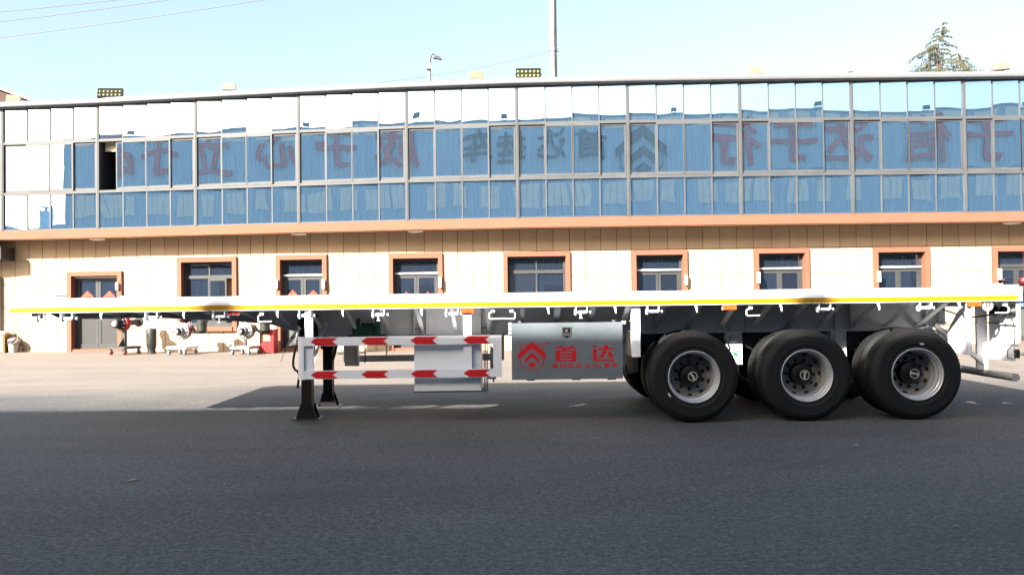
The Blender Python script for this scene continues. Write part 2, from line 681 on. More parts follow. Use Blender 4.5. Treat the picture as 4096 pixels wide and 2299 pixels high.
def gstrip(mb, fn, prof, x0, x1):
    xs = [x0] + [x for x in NX if x0 < x < x1] + [x1]
    n = len(prof)
    vs = [fn(x, o, z) for x in xs for o, z in prof]
    fs = []
    for i in range(len(xs) - 1):
        for k in range(n):
            fs.append((i * n + k, i * n + (k + 1) % n, (i + 1) * n + (k + 1) % n, (i + 1) * n + k))
    fs += [tuple(range(n)), tuple(range((len(xs) - 1) * n, len(xs) * n))[::-1]]
    return mb.add(vs, fs)


BX0, BX1 = -420, 4780
bld = empty('office_building', (0, 22, 0))
tag(bld, 'long two storey office building with blue mirrored upper floor over beige panels', 'building')

mb = MB()
prof = [(0.02, 6.80), (0.16, 6.805), (0.20, 6.83), (0.215, 6.88), (0.20, 6.935), (0.15, 6.975), (0.05, 6.99), (-0.3, 6.99), (-0.3, 6.80)]
gstrip(mb, G, prof, BX0, BX1)
mb.build('roof_coping', 'coping_metal', bld)
mb = MB()
gstrip(mb, G, [(0.05, 3.236), (0.05, 3.464), (-0.10, 3.464), (-0.10, 3.30), (-OVER - 0.3, 3.30), (-OVER - 0.3, 3.262), (-0.02, 3.236)], BX0, BX1)
mb.build('ledge', 'peach_render', bld, smooth=False)
mb = MB()
gstrip(mb, G, [(-0.06, 3.2325), (-0.06, 3.2355), (-OVER + 0.005, 3.2615), (-OVER + 0.005, 3.2565)], BX0, BX1)
mb.build('soffit_lining', 'soffit', bld, smooth=False)
# shell behind: roof slab, back wall, side walls, floors
mb = MB()
a, b2 = G(BX0, 0, 0), G(BX1, 0, 0)
mb.box(a.x, b2.x, 22.6, 33, 6.55, 6.78)
mb.box(a.x, b2.x, 32.8, 33, 0, 6.54)
mb.box(a.x - 0.25, a.x, 22.0, 33, 0, 6.78)
mb.box(b2.x, b2.x + 0.25, 20.2, 33, 0, 6.78)
mb.box(a.x, b2.x, 22.8, 32.7, 3.30, 3.42)
mb.build('building_shell', 'shell', bld, smooth=False)
mb = MB()
gstrip(mb, G, [(-0.1, 6.55), (-0.1, 6.78), (-3.2, 6.78), (-3.2, 6.55)], BX0, BX1)
gstrip(mb, G, [(-0.11, 3.31), (-0.11, 3.42), (-3.2, 3.42), (-3.2, 3.31)], BX0, BX1)
mb.build('floor_slab', 'shell', bld, smooth=False)

# curtain wall: uprights, rails, panes
MAJ = [-392, 4, 385.6, 777, 1189, 1622, 2065, 2509, 2959, 3406, 3856, 4306, 4756]
MAJ = [m + ROLL * 5.3 * F / yg(m) for m in MAJ]
ZR = [(3.47, 4.435), (4.505, 5.815), (5.885, 6.79)]
PHI = 0.06
fr = bld
for i, m_ in enumerate(MAJ):
    mb = MB()
    w = 6.2
    gbox(mb, G, m_ - w, m_ + w, -0.10, 0.052, 3.466, 6.798)
    gbox(mb, G, m_ - w * 0.35, m_ + w * 0.35, 0.053, 0.062, 3.47, 6.79)
    mb.build('mullion', 'aluminium', bld, smooth=False)
mb = MB()
for (z0, z1, o) in ((3.466, 3.50, 0.04), (4.435, 4.505, 0.045), (5.815, 5.885, 0.045), (6.77, 6.798, 0.04)):
    for i in range(len(MAJ) - 1):
        gbox(mb, G, MAJ[i] + 7.05, MAJ[i + 1] - 7.05, -0.08, o, z0, z1)
mb.build('transom', 'aluminium', bld, smooth=False)


def pane_box(x0, x1, out, z0, z1, tilt=0.0):
    p, q = G(x0, out, 0), G(x1, out, 0)
    c = (p + q) / 2
    hw = (Vector((q.x - p.x, q.y - p.y, 0)).length) / 2
    d = Vector((math.cos(PHI), -math.sin(PHI), 0))
    n = Vector((d.y, -d.x, 0))           # outward
    if n.y > 0:
        n = -n
    mb_ = MB()
    vs = []
    for z, k in ((z0, 1), (z1, -1)):
        for s, o in ((-1, 0.004), (1, 0.004), (1, -0.004), (-1, -0.004)):
            vs.append(c + d * (s * hw) + n * (o + k * tilt) + Vector((0, 0, z)))
    mb_.hexa(vs)
    return mb_


for i in range(len(MAJ) - 1):
    x0, x1 = MAJ[i] + 6.5, MAJ[i + 1] - 6.5
    q = [x0 + (x1 - x0) * k / 4 for k in range(5)]
    for k in (1, 2, 3):                     # thin uprights in the fixed rows
        mb = MB()
        gbox(mb, G, q[k] - 2.5, q[k] + 2.5, -0.06, 0.03, 3.50, 4.434)
        mb.build('glazing_bar', 'aluminium', bld, smooth=False)
        mb = MB()
        gbox(mb, G, q[k] - 2.5, q[k] + 2.5, -0.06, 0.03, 5.886, 6.77)
        mb.build('glazing_bar', 'aluminium', bld, smooth=False)
    for r in (0, 2):
        for k in range(4):
            z0, z1 = ZR[r]
            pane_box(q[k], q[k + 1], -0.01, z0, z1, random.uniform(-.0012, .0012)).build('pane', 'facade_glass', bld, smooth=False)
    z0, z1 = ZR[1]
    for k in range(4):
        proud = k in (1, 2)
        o = 0.030 if proud else -0.020
        a0, a1 = q[k] - (2 if proud else -1), q[k + 1] + (2 if proud else -1)
        if i == 2 and k == 0:
            a0, a1 = a0 + 64, a1 + 64       # the sash that stands open
        mb = MB()
        fw = 6.0
        gbox(mb, G, a0, a0 + fw, o - 0.025, o + 0.022, z0, z1)
        gbox(mb, G, a1 - fw, a1, o - 0.025, o + 0.022, z0, z1)
        gbox(mb, G, a0 + fw, a1 - fw, o - 0.025, o + 0.022, z0, z0 + 0.075)
        gbox(mb, G, a0 + fw, a1 - fw, o - 0.025, o + 0.022, z1 - 0.05, z1)
        s = mb.build('window_sash', 'aluminium', bld, smooth=False)
        pane_box(a0 + fw - 1, a1 - fw + 1, o, z0 + 0.07, z1 - 0.045, random.uniform(-.0012, .0012)).build('pane', 'facade_glass', s, smooth=False)
# the room behind the open sash
mb = MB()
x0, x1 = MAJ[2] + 8, MAJ[3] - 8
gbox(mb, G, x0, x1, -2.6, -2.5, 3.43, 6.54)
gbox(mb, G, x0 - 4, x0 - 1, -2.6, -0.12, 3.43, 6.54)
gbox(mb, G, x1 + 1, x1 + 4, -2.6, -0.12, 3.43, 6.54)
rm = mb.build('room_interior', 'room_dark', bld, smooth=False)
mb = MB()
gbox(mb, G, x0 + 2, x0 + 110, -0.26, -0.24, 5.60, 6.5)
mb.build('roller_blind', 'blind_cream', rm, smooth=False)
mb = MB()
for k in range(5):
    gbox(mb, G, x0 + 6 + k * 34, x0 + 34 + k * 34, -2.49, -2.47, 5.02, 5.34)
    gbox(mb, G, x0 + 6 + k * 34, x0 + 34 + k * 34, -2.49, -2.47, 5.40, 5.47)
mb.build('inner_glazing', 'green_glass', rm, smooth=False)
mb = MB()
gbox(mb, G, x0 + 2, x0 + 150, -1.6, -1.55, 4.93, 4.97)
gbox(mb, G, x0 + 22, x0 + 30, -1.5, -1.45, 3.43, 4.93)
mb.build('inner_rail', 'blind_cream', rm, smooth=False)

# ground floor wall, openings measured on the photograph
OPEN = [  # kind, outer left, outer right, top row, bottom height
    ('low_door', 272, 490, 1085, 0.0), ('window', 711, 948, 1029, 0.67), ('door', 1105, 1308, 1019, 0.0), ('door', 1555, 1770, 1013.5, 0.0),
    ('window', 2012, 2279, 1005.6, 0.67), ('door', 2526, 2747, 999.7, 0.0), ('door', 3014.7, 3233, 993, 0.0), ('door', 3490.6, 3713, 988.6, 0.0), ('door', 3967, 4190, 985, 0.0)]
SUR = 17.0                                     # width of the rendered surround
ops = []
for kind, xa, xb, yt, zb in OPEN:
    zt = zw((xa + xb) / 2, yt, 0.09)
    ops.append((kind, corr(xa, 2.3), corr(xb, 2.3), zb, zt))
cols = [6, 61, 115, 170, 224, 277, 331, 383, 437, 492, 547, 602, 659, 714, 773, 831, 890, 949, 1002, 1054, 1107, 1174, 1241, 1311, 1373.5, 1436, 1500, 1555, 1625, 1697,
        1770, 1829, 1891.6, 1952.5, 2012, 2079, 2145.5, 2211.5, 2277.6, 2340, 2402.5, 2466, 2524, 2598, 2670.5, 2745, 2811, 2878.6, 2946, 3013, 3086, 3158, 3228, 3294,
        3359, 3424.6, 3488, 3561, 3632, 3706.5, 3770, 3835.6, 3901.5, 3965, 4036, 4107, 4178, 4245, 4310, 4375, 4440, 4505, 4570, 4635, 4700, 4765]
cols = [-420 + 53.25 * k for k in range(8)] + cols
cols = [corr(c, 2.8) for c in cols]
rows = [0.0, 0.69, 1.355, 2.02, 2.685, 3.255]


def clip_rects(x0, x1, z0, z1):
    rects = [(x0, x1, z0, z1)]
    for kind, a, b, zb, zt in ops:
        a, b, zt2 = a + 3, b - 3, zt - 0.02
        zb2 = zb + 0.02 if zb > 0 else -1
        nxt = []
        for (p, q, r, s) in rects:
            if q <= a or p >= b or s <= zb2 or r >= zt2:
                nxt.append((p, q, r, s))
                continue
            if p < a:
                nxt.append((p, a, r, s))
            if q > b:
                nxt.append((b, q, r, s))
            m0, m1 = max(p, a), min(q, b)
            if s > zt2:
                nxt.append((m0, m1, zt2, s))
            if r < zb2:
                nxt.append((m0, m1, r, zb2))
        rects = nxt
    return [t for t in rects if t[1] - t[0] > 1.5 and t[3] - t[2] > 0.015]


mb = MB()
edges = sorted(set([BX0, BX1] + [e for o in ops for e in (o[1] + 3, o[2] - 3)] + [x for x in NX if BX0 < x < BX1]))
for p, q in zip(edges[:-1], edges[1:]):
    for (a, b, r, s) in clip_rects(p, q, -0.02, 3.258):
        gbox(mb, WP, a, b, -0.22, -0.001, r, s)
wall = mb.build('wall', 'wall_joint', bld, smooth=False)
rest = MB()
GAP = 1.15
for j in range(5):
    for i in range(len(cols) - 1):
        rs = clip_rects(cols[i] + GAP, cols[i + 1] - GAP, rows[j] + (0.006 if j else 0), rows[j + 1] - 0.006)
        if not rs:
            continue
        own = (j >= 2 or cols[i] < 1960) and -60 < cols[i] < 4100
        mb = MB() if own else rest
        lift = random.uniform(0.0, 0.0025)
        for (a, b, r, s) in rs:
            gbox(mb, WP, a, b, 0.0, 0.018 + lift, r, s)
        if own:
            mb.build('wall_panel', 'tile', wall, smooth=False)
o = rest.build('wall_panels_beyond', 'tile', wall, smooth=False)
o['kind'] = 'stuff'

posters = []
for idx, (kind, a, b, zb, zt) in enumerate(ops):
    sur = MB()
    o0, o1 = -0.20, 0.09
    lo = 0.0 if zb == 0 else zb
    gbox(sur, WP, a, a + SUR, o0, o1, lo, zt)
    gbox(sur, WP, b - SUR, b, o0, o1, lo, zt)
    gbox(sur, WP, a + SUR, b - SUR, o0, o1, zt - 0.125, zt)
    if zb > 0:
        gbox(sur, WP, a + SUR, b - SUR, o0, o1 + 0.03, zb, zb + 0.12)
    else:
        gbox(sur, WP, a + SUR, b - SUR, o0, 0.06, 0, 0.19)
    sur.build('window_surround' if zb > 0 else 'door_surround', 'peach_render', bld, smooth=False)
    x0, x1 = a + SUR, b - SUR
    z0, z1 = (zb + 0.12 if zb > 0 else 0.19), zt - 0.125
    xm = (x0 + x1) / 2
    fo0, fo1 = -0.19, -0.125
    fr = MB()
    gbox(fr, WP, x0, x0 + 9, fo0, fo1, z0, z1)
    gbox(fr, WP, x1 - 9, x1, fo0, fo1, z0, z1)
    gbox(fr, WP, x0 + 9, x1 - 9, fo0, fo1, z1 - 0.06, z1)
    gbox(fr, WP, x0 + 9, x1 - 9, fo0, fo1, z0, z0 + (0.10 if zb > 0 else 0.03))
    zt_ = 2.15
    if kind != 'low_door':
        gbox(fr, WP, x0 + 9, x1 - 9, fo0, fo1 + 0.012, zt_ - 0.045, zt_ + 0.045)
    if kind == 'window':
        gbox(fr, WP, xm - 3.5, xm + 3.5, fo0, fo1, z0 + 0.10, zt_ - 0.045)
        gbox(fr, WP, xm - 3.0, xm + 3.0, fo0, fo1, zt_ + 0.045, z1 - 0.06)
    frame = fr.build('window_frame' if kind == 'window' else 'door_frame', 'aluminium_dark', bld, smooth=False)

    def pane(xa, xb, za, zb_, par, o=-0.16):
        mb_ = MB()
        gbox(mb_, WP, xa, xb, o - 0.004, o + 0.004, za, zb_)
        return mb_.build('pane', 'window_glass', par, smooth=False)
    if kind == 'window':
        for (xa, xb) in ((x0 + 8, xm - 2.5), (xm + 2.5, x1 - 8)):
            pane(xa, xb, zt_ + 0.04, z1 - 0.05, frame)
        pane(x0 + 8, xm - 2.5, z0 + 0.09, zt_ - 0.04, frame)
        if idx == 1:                          # its right light is slid aside
            mb = MB()
            e = x1 - 9
            s0, s1 = xm - 6, e - 24
            gbox(mb, WP, s0, s0 + 6, -0.150, -0.118, z0 + 0.10, zt_ - 0.046)
            gbox(mb, WP, s1 - 6, s1, -0.150, -0.118, z0 + 0.10, zt_ - 0.046)
            gbox(mb, WP, s0 + 6, s1 - 6, -0.150, -0.118, z0 + 0.10, z0 + 0.17)
            gbox(mb, WP, s0 + 6, s1 - 6, -0.150, -0.118, zt_ - 0.11, zt_ - 0.046)
            sa = mb.build('sliding_sash', 'aluminium_dark', bld, smooth=False)
            pane(s0 + 5, s1 - 5, z0 + 0.16, zt_ - 0.10, sa, -0.134)
            mb = MB()
            gbox(mb, WP, s1 - 30, x1 + 2, -0.36, -0.34, z0, zt_)
            mb.build('curtain', 'soffit', bld, smooth=False)
        else:
            pane(xm + 2.5, x1 - 8, z0 + 0.09, zt_ - 0.04, frame)
    else:
        top = z1 - 0.06 if kind == 'low_door' else zt_ - 0.045
        if kind != 'low_door':
            pane(x0 + 8, x1 - 8, zt_ + 0.04, z1 - 0.05, frame)
        for s, (xa, xb) in enumerate(((x0 + 9.5, xm - 0.6), (xm + 0.6, x1 - 9.5))):
            st = 9.5
            lf = MB()
            gbox(lf, WP, xa, xa + st, -0.175, -0.135, z0 + 0.03, top)
            gbox(lf, WP, xb - st, xb, -0.175, -0.135, z0 + 0.03, top)
            gbox(lf, WP, xa + st, xb - st, -0.175, -0.135, top - 0.075, top)
            gbox(lf, WP, xa + st, xb - st, -0.175, -0.135, z0 + 0.03, z0 + 0.14)
            gbox(lf, WP, xa + st, xb - st, -0.175, -0.135, 1.04, 1.15)
            leaf = lf.build('door', 'aluminium_dark', bld, smooth=False)
            mb = MB()
            gbox(mb, WP, xa + st, xb - st, -0.168, -0.150, z0 + 0.14, 1.04)
            mb.build('door_panel', 'door_panel_dark' if idx == 0 else 'door_panel', leaf, smooth=False)
            pane(xa + st - 1, xb - st + 1, 1.145, top - 0.07, leaf, -0.155)
            mb = MB()
            hx = xb - 5 if s == 0 else xa + 5
            p = WP(hx, -0.135, 1.08)
            mb.cyl(p, p + Vector((0, -0.05, 0)), 0.012)
            mb.tube([p + Vector((0, -0.05, 0)), p + Vector((0.06 if s else -0.06, -0.055, 0)), p + Vector((0.12 if s else -0.12, -0.05, -0.004))], 0.010)
            mb.build('handle', 'bright_steel', leaf)
            if idx in (0, 2, 3):
                posters.append((idx, s, (xa + xb) / 2))
        # track of a strip curtain over the leaves, with little studs
        zc = z1 - 0.045 if kind == 'low_door' else zt_
        mb = MB()
        oo = -0.06 if kind == 'low_door' else -0.085
        if idx < 8:
            gbox(mb, WP, x0 + 5, x1 - 3, oo - 0.02, oo, zc - 0.016, zc + 0.022)
            for k in range(18):
                xx = x0 + 8 + (x1 - x0 - 14) * k / 17
                gbox(mb, WP, xx - 1.2, xx + 1.2, oo, oo + 0.012, zc - 0.008, zc + 0.012)
            mb.build('curtain_track', 'white_paint', bld, smooth=False)
# small white holders on the surrounds
for (x, y0, y1) in ((1111, 1118, 1155), (1298, 1118, 1155), (1762, 1109, 1150), (2740, 1099, 1139), (3028, 1088, 1132), (3507, 1084, 1128), (3987, 1074, 1118), (477, 1130, 1158)):
    xa = corr(x, 2.0)
    mb = MB()
    z0, z1 = zw(x, y1, 0.13), zw(x, y0, 0.13)
    gbox(mb, WP, xa - 4.5, xa + 4.5, 0.0905, 0.17, z0, z1)
    gbox(mb, WP, xa - 6, xa + 6, 0.0905, 0.12, z0 + 0.03, z0 + 0.06)
    gbox(mb, WP, xa - 6, xa + 6, 0.0905, 0.12, z1 - 0.06, z1 - 0.03)
    mb.build('curtain_holder', 'lamp_white', bld, smooth=False)
# downpipe at the left
mb = MB()
p = WP(corr(3, 1.5), 0.10, 0)
mb.cyl((p.x, p.y, 0.45), (p.x, p.y, 2.25), 0.055, seg=20)
for z in (0.7, 1.5, 2.1):
    mb.cyl((p.x, p.y, z), (p.x, p.y, z + 0.04), 0.063, seg=20)
    mb.box(p.x - 0.02, p.x + 0.02, p.y, p.y + 0.08, z, z + 0.04)
mb.build('downpipe', 'galvanised', bld)

# round lamps under the overhang
for k, x in enumerate((366, 1184, 1658, 4085)):
    p = G(x, -0.30, 3.236)
    mb = MB()
    mb.lathe([(0.0, 0.012), (0.19, 0.012), (0.20, -0.004), (0.19, -0.035), (0.10, -0.05), (0.0, -0.052)], (p.x, p.y, p.z), 'z', 32)
    o = mb.build('ceiling_lamp', 'lamp_white', org=p)
    tag(o, ['flat round lamp under the ledge above the leftmost door', 'flat round lamp under the ledge above the second door with red diamonds',
            'flat round lamp under the ledge near the third door with red diamonds', 'flat round lamp under the ledge at the far right end'][k], 'ceiling lamp', 'round lamps under the overhang')

# red diamonds on the first three doors
fu = text_mesh('福', 0.25, 0.0015, 0.004)
fu.materials.append(M['poster_red'])
DPX = {(0, 0): (349.6, 1164), (0, 1): (438, 1164), (2, 0): (1171, 1161), (2, 1): (1253, 1161), (3, 0): (1625, 1168), (3, 1): (1711, 1168)}
DLAB = {(0, 0): 'left red diamond paper on the leftmost door', (0, 1): 'right red diamond paper on the leftmost door', (2, 0): 'left red diamond paper on the door right of the big left window',
        (2, 1): 'right red diamond paper on the door right of the big left window', (3, 0): 'left red diamond tip on the door above the green hoist', (3, 1): 'right red diamond tip on the door above the green hoist'}
for idx, s, xc in posters:
    x, y = DPX[(idx, s)]
    Y = yg(x) + OVER + 0.145
    tip = W(x, y, Y)
    hd = 0.27
    c = tip - Vector((0, 0, hd))
    mb = MB()
    mb.prism([(c.x, c.z + hd), (c.x + hd, c.z), (c.x, c.z - hd), (c.x - hd, c.z)], c.y - 0.003, c.y)
    ob = mb.build('diamond_poster', 'poster_orange', org=c, smooth=False)
    tag(ob, DLAB[(idx, s)], 'poster', 'red diamond papers on the doors')
    put('lettering', fu, ob, c + Vector((0, -0.005, -0.01)), (R(90), 0, 0))
    mb = MB()
    hb = hd + 0.012
    mb.prism([(c.x, c.z + hb), (c.x + hb, c.z), (c.x, c.z - hb), (c.x - hb, c.z)], c.y - 0.0005, c.y + 0.002)
    mb.build('border', 'poster_red', ob, smooth=False)

# dark sign box at the left end
p0, p1 = WP(corr(-140, 2.8), 0, 0), WP(corr(58, 2.8), 0, 0)
mb = MB()
mb.box(p0.x, p1.x, p1.y - 0.62, p1.y - 0.02, 2.70, 3.06)
o = mb.build('sign_box', 'sign_box', org=((p0.x + p1.x) / 2, p1.y, 2.7), smooth=False)
tag(o, 'dark grey box sign projecting from the wall at the far left', 'sign')
mb = MB()
for z in (2.70, 3.03):
    mb.box(p0.x, p1.x + 0.012, p1.y - 0.632, p1.y - 0.615, z, z + 0.03)
mb.box(p1.x - 0.02, p1.x + 0.012, p1.y - 0.632, p1.y - 0.615, 2.735, 3.025)
mb.build('trim', 'aluminium_dark', o, smooth=False)

# small notice beside the first door
mb = MB()
x0, x1 = corr(222, 1.7), corr(269, 1.7)
z0, z1 = zw(245, 1200), zw(245, 1160)
gbox(mb, WP, x0, x1, 0.021, 0.026, z0, z1)
o = mb.build('notice', 'paper_white', org=WP(245, 0.02, z0), smooth=False)
tag(o, 'small white notice with a dark strip left of the leftmost door', 'notice')
mb = MB()
zs0, zs1 = zw(245, 1187), zw(245, 1181)
gbox(mb, WP, x0 + 0.5, x1 - 0.5, 0.0265, 0.028, zs0, zs1)
mb.build('dark_strip', 'letter_black', o, smooth=False)

# ------------------------------------------------------------------ floodlights on the roof edge


def flood_white(px0, px1, py0, py1, yaw, pitch, label, base=None):
    xc = (px0 + px1) / 2
    Y = yg(xc) - 0.02
    c = W(xc, (py0 + py1) / 2, Y)
    w = (px1 - px0) * Y / F
    h = (py1 - py0) * Y / F / math.cos(pitch)
    root = empty('floodlight', (c.x, c.y, 6.99))
    tag(root, label, 'floodlight', 'white floodlights on the roof edge')
    rot = Matrix.Translation(c) @ Matrix.Rotation(yaw, 4, 'Z') @ Matrix.Rotation(pitch, 4, 'X')
    mb = MB(rot)
    mb.box(-w / 2, w / 2, 0, 0.05, -h / 2, h / 2)
    mb.box(-w / 2 + 0.04, w / 2 - 0.04, 0.05, 0.09, -h / 2 + 0.04, h / 2 - 0.04)
    mb.build('housing', 'flood_body', root, smooth=False)
    mb = MB(rot)
    mb.box(-w / 2 + 0.02, w / 2 - 0.02, -0.006, -0.001, -h / 2 + 0.025, h / 2 - 0.02)
    mb.build('lens', 'lamp_glass', root, smooth=False)
    mb = MB()
    zb = 6.992
    mb.box(c.x - w * 0.25, c.x + w * 0.25, c.y + 0.03, c.y + 0.08, zb, zb + 0.012)
    for s in (-1, 1):
        mb.bar((c.x + s * w * 0.25, c.y + 0.055, zb), (c.x + s * w * 0.28, c.y + 0.045, c.z), 0.012, 0.012)
    mb.build('bracket', 'flood_body', root, smooth=False)
    if base:
        mb = MB()
        mb.box(c.x - w * 0.32, c.x + w * 0.32, c.y + 0.1, c.y + 0.3, 6.992, 6.992 + 0.11)
        mb.build('base_block', base, root, smooth=False)
    return root


flood_white(27, 79, 379, 409, 0.25, -0.3, 'white floodlight on the roof edge before the red gabled building', 'lamp_white')
flood_white(890, 941, 329, 360, 0.05, -0.25, 'white floodlight on the roof edge right of the left black floodlight')
flood_white(1879, 1933, 283, 318, 0.05, -0.2, 'white floodlight on the roof edge left of the white mast')
flood_white(2998, 3050, 263, 296, -0.15, -0.25, 'white floodlight on the roof edge between the mast and the cedar')
flood_white(3976, 4034, 246, 280, -0.35, -0.5, 'white floodlight on an orange block right of the cedar', 'lamp_orange')


def flood_black(xc, yc, wpx, hpx, yaw, pitch, roll, label):
    Y = yg(xc) - 0.06
    c = W(xc, yc, Y)
    w, h = wpx * Y / F, hpx * Y / F / math.cos(pitch)
    root = empty('led_floodlight', (c.x, c.y, 6.99))
    tag(root, label, 'floodlight', 'black twelve lens floodlights on the roof edge')
    rot = Matrix.Translation(c) @ Matrix.Rotation(yaw, 4, 'Z') @ Matrix.Rotation(roll, 4, 'Y') @ Matrix.Rotation(pitch, 4, 'X')
    mb = MB(rot)
    mb.box(-w / 2, w / 2, 0, 0.06, -h / 2, h / 2)
    for (a, b, cc, d) in ((-w / 2, w / 2, h / 2 - .016, h / 2), (-w / 2, w / 2, -h / 2, -h / 2 + .016), (-w / 2, -w / 2 + .016, -h / 2 + .016, h / 2 - .016), (w / 2 - .016, w / 2, -h / 2 + .016, h / 2 - .016)):
        mb.box(a, b, -0.015, -0.001, cc, d)
    mb.build('housing', 'flood_black', root, smooth=False)
    for r in range(2):
        for k in range(6):
            cx = -w / 2 + w * (k + 0.62) / 6.24
            cz = h * (0.19 if r == 0 else -0.22)
            mb = MB(rot)
            mb.lathe([(0.0, -0.022), (0.020, -0.020), (0.038, -0.006), (0.043, 0.0)], (cx, -0.002, cz), 'y', 16)
            mb.build('lens', 'led_lens', root)
    mb = MB()
    mb.box(c.x - w * .3, c.x + w * .3, c.y + 0.02, c.y + 0.10, 6.992, 7.004)
    for s in (-1, 1):
        mb.bar((c.x + s * w * .3, c.y + 0.06, 6.995), (c.x + s * (w / 2 + .02), c.y + 0.06, c.z), 0.03, 0.012)
    mb.build('bracket', 'flood_black', root, smooth=False)
    return root


flood_black(441, 372.5, 92, 40, 0.25, -0.5, -0.05, 'tilted black floodlight with twelve lenses at the left roof edge')
flood_black(2114, 295, 100, 42, 0.0, -0.1, 0.0, 'upright black floodlight with twelve lenses beside the white mast')

# ------------------------------------------------------------------ things beyond the roof
# mast
Ym = 38.0
p = W(2213, 250, Ym)
mast = empty('steel_mast', (p.x, p.y, 0))
tag(mast, 'tall thick white mast rising behind the office roof', 'mast')
mb = MB()
mb.cyl((p.x, p.y, 0), (p.x, p.y, 22), 0.205, 0.185, seg=32)
mb.build('pole', 'pole_white', mast)
mb = MB()
q = [Vector((p.x + 0.05 + 0.012 * math.sin(z * 1.7), p.y - 0.215, z)) for z in [6 + 0.5 * k for k in range(32)]]
mb.tube(q, 0.017, 6)
mb.build('cable', 'cable', mast)
pc = W(2213, 203, Ym)
mb = MB()
mb.lathe([(0.215, -0.05), (0.215, 0.05)], (p.x, p.y, pc.z), 'z', 32)
mb.cyl((p.x + 0.03, p.y - 0.21, pc.z - 0.06), (p.x + 0.03, p.y - 0.21, pc.z + 0.12), 0.05)
mb.cyl((p.x + 0.1, p.y - 0.2, pc.z - 0.02), (p.x + 0.30, p.y - 0.1, pc.z - 0.12), 0.02)
mb.build('clamp', 'galvanised', mast)
for (x, y, Y) in ((1430, 329, 30.0), (2372, 311, 34.0)):
    e = W(x, y, Y)
    s = Vector((p.x, p.y, pc.z))
    e2 = s + (e - s) * 1.15
    mb = MB()
    n = 10
    mb.tube([s.lerp(e2, k / n) - Vector((0, 0, 0.25 * 4 * (k / n) * (1 - k / n))) for k in range(n + 1)], 0.007, 5)
    mb.build('guy_wire', 'cable', mast)
# street lamp
Yl = 38.0
b0 = W(1718, 280, Yl)
lamp = empty('street_lamp', (b0.x, b0.y, 0))
tag(lamp, 'street lamp with curved arm seen above the office roof', 'street lamp')
top = W(1718, 262, Yl)
mb = MB()
mb.cyl((b0.x, b0.y, 0), (b0.x, b0.y, top.z), 0.085, 0.07, seg=16)
mb.build('pole', 'pole_white', lamp)
mb = MB()
mb.box(b0.x - 0.09, b0.x + 0.07, b0.y - 0.16, b0.y - 0.075, W(1718, 279, Yl).z, W(1718, 256, Yl).z)
mb.box(b0.x - 0.14, b0.x + 0.07, b0.y - 0.18, b0.y + 0.1, W(1718, 280, Yl).z, W(1718, 279, Yl).z)
mb.build('controller_box', 'pole_white', lamp, smooth=False)
arm = [W(1719, 262, Yl), W(1719, 245, Yl), W(1722, 228, Yl), W(1729, 217, Yl), W(1736, 217, Yl), W(1745, 229, Yl)]
mb = MB()
mb.tube(arm, [0.06, 0.055, 0.05, 0.045, 0.04, 0.04], 8)
mb.build('arm', 'lamp_grey', lamp)
mb = MB()
h0 = W(1733, 230, Yl)
h1 = W(1768, 234, Yl)
mb.hexa([h0 + Vector((0, -.12, -.05)), h1 + Vector((0, -.1, -.07)), h1 + Vector((0, .12, -.07)), h0 + Vector((0, .12, -.05)),
         h0 + Vector((.25, -.12, .04)), h1 + Vector((-.06, -.1, .03)), h1 + Vector((-.06, .12, .03)), h0 + Vector((.25, .12, .04))])
mb.build('lamp_head', 'lamp_grey', lamp, smooth=False)
# overhead wires top left, spanning between poles outside the picture
for k, (ya, xb, lab) in enumerate(((53.6, 452, 'highest of the three overhead wires at top left'), (94, 661, 'middle of the three overhead wires at top left'), (158, 1057, 'lowest of the three overhead wires at top left'))):
    a, b = W(-900, ya + 900 * ya / xb * 0.55, 33), W(xb * 2.4, -ya * 1.62, 33)
    mid = W(xb * 0.45, ya * 0.56, 33)
    # sagging curve through the three points
    pts = []
    for i in range(41):
        t = -0.6 + i * 2.0 / 40
        pts.append(a * ((1 - t) * (1 - 2 * t)) + mid * (4 * t * (1 - t)) + b * (t * (2 * t - 1)))
    mb = MB()
    mb.tube(pts, 0.013, 5)
    tag(mb.build('overhead_wire', 'cable', org=mid), lab, 'wire', 'overhead wires')
# red gabled hall at the far left
Yr = 45.0
wr = empty('red_hall', (-33, Yr, 0))
tag(wr, 'red brown gabled building with white roof edge at the far left', 'building')
pa, pb = W(0, 352, Yr), W(151, 407, Yr)
sl = (pb.z - pa.z) / (pb.x - pa.x)
rx, ex = pa.x - 6, pb.x + 3
rz, ez = pa.z - sl * 6, pb.z + sl * 3
lx = rx - (ex - rx)
mb = MB()
mb.prism([(lx, 0), (ex, 0), (ex, ez - .1), (rx, rz - .1), (lx, ez - .1)], Yr + 0.1, Yr + 24)
mb.build('wall', 'brick_red', wr, smooth=False)
mb = MB()
for (xa, za, xb, zb) in ((rx, rz, ex + .3, ez + sl * .3), (lx - .3, ez + sl * .3, rx, rz)):
    mb.hexa([(xa, Yr - .15, za - .09), (xb, Yr - .15, zb - .09), (xb, Yr + 24.3, zb - .09), (xa, Yr + 24.3, za - .09), (xa, Yr - .15, za + .05), (xb, Yr - .15, zb + .05), (xb, Yr + 24.3, zb + .05), (xa, Yr + 24.3, za + .05)])
mb.build('roof', 'lamp_white', wr, smooth=False)


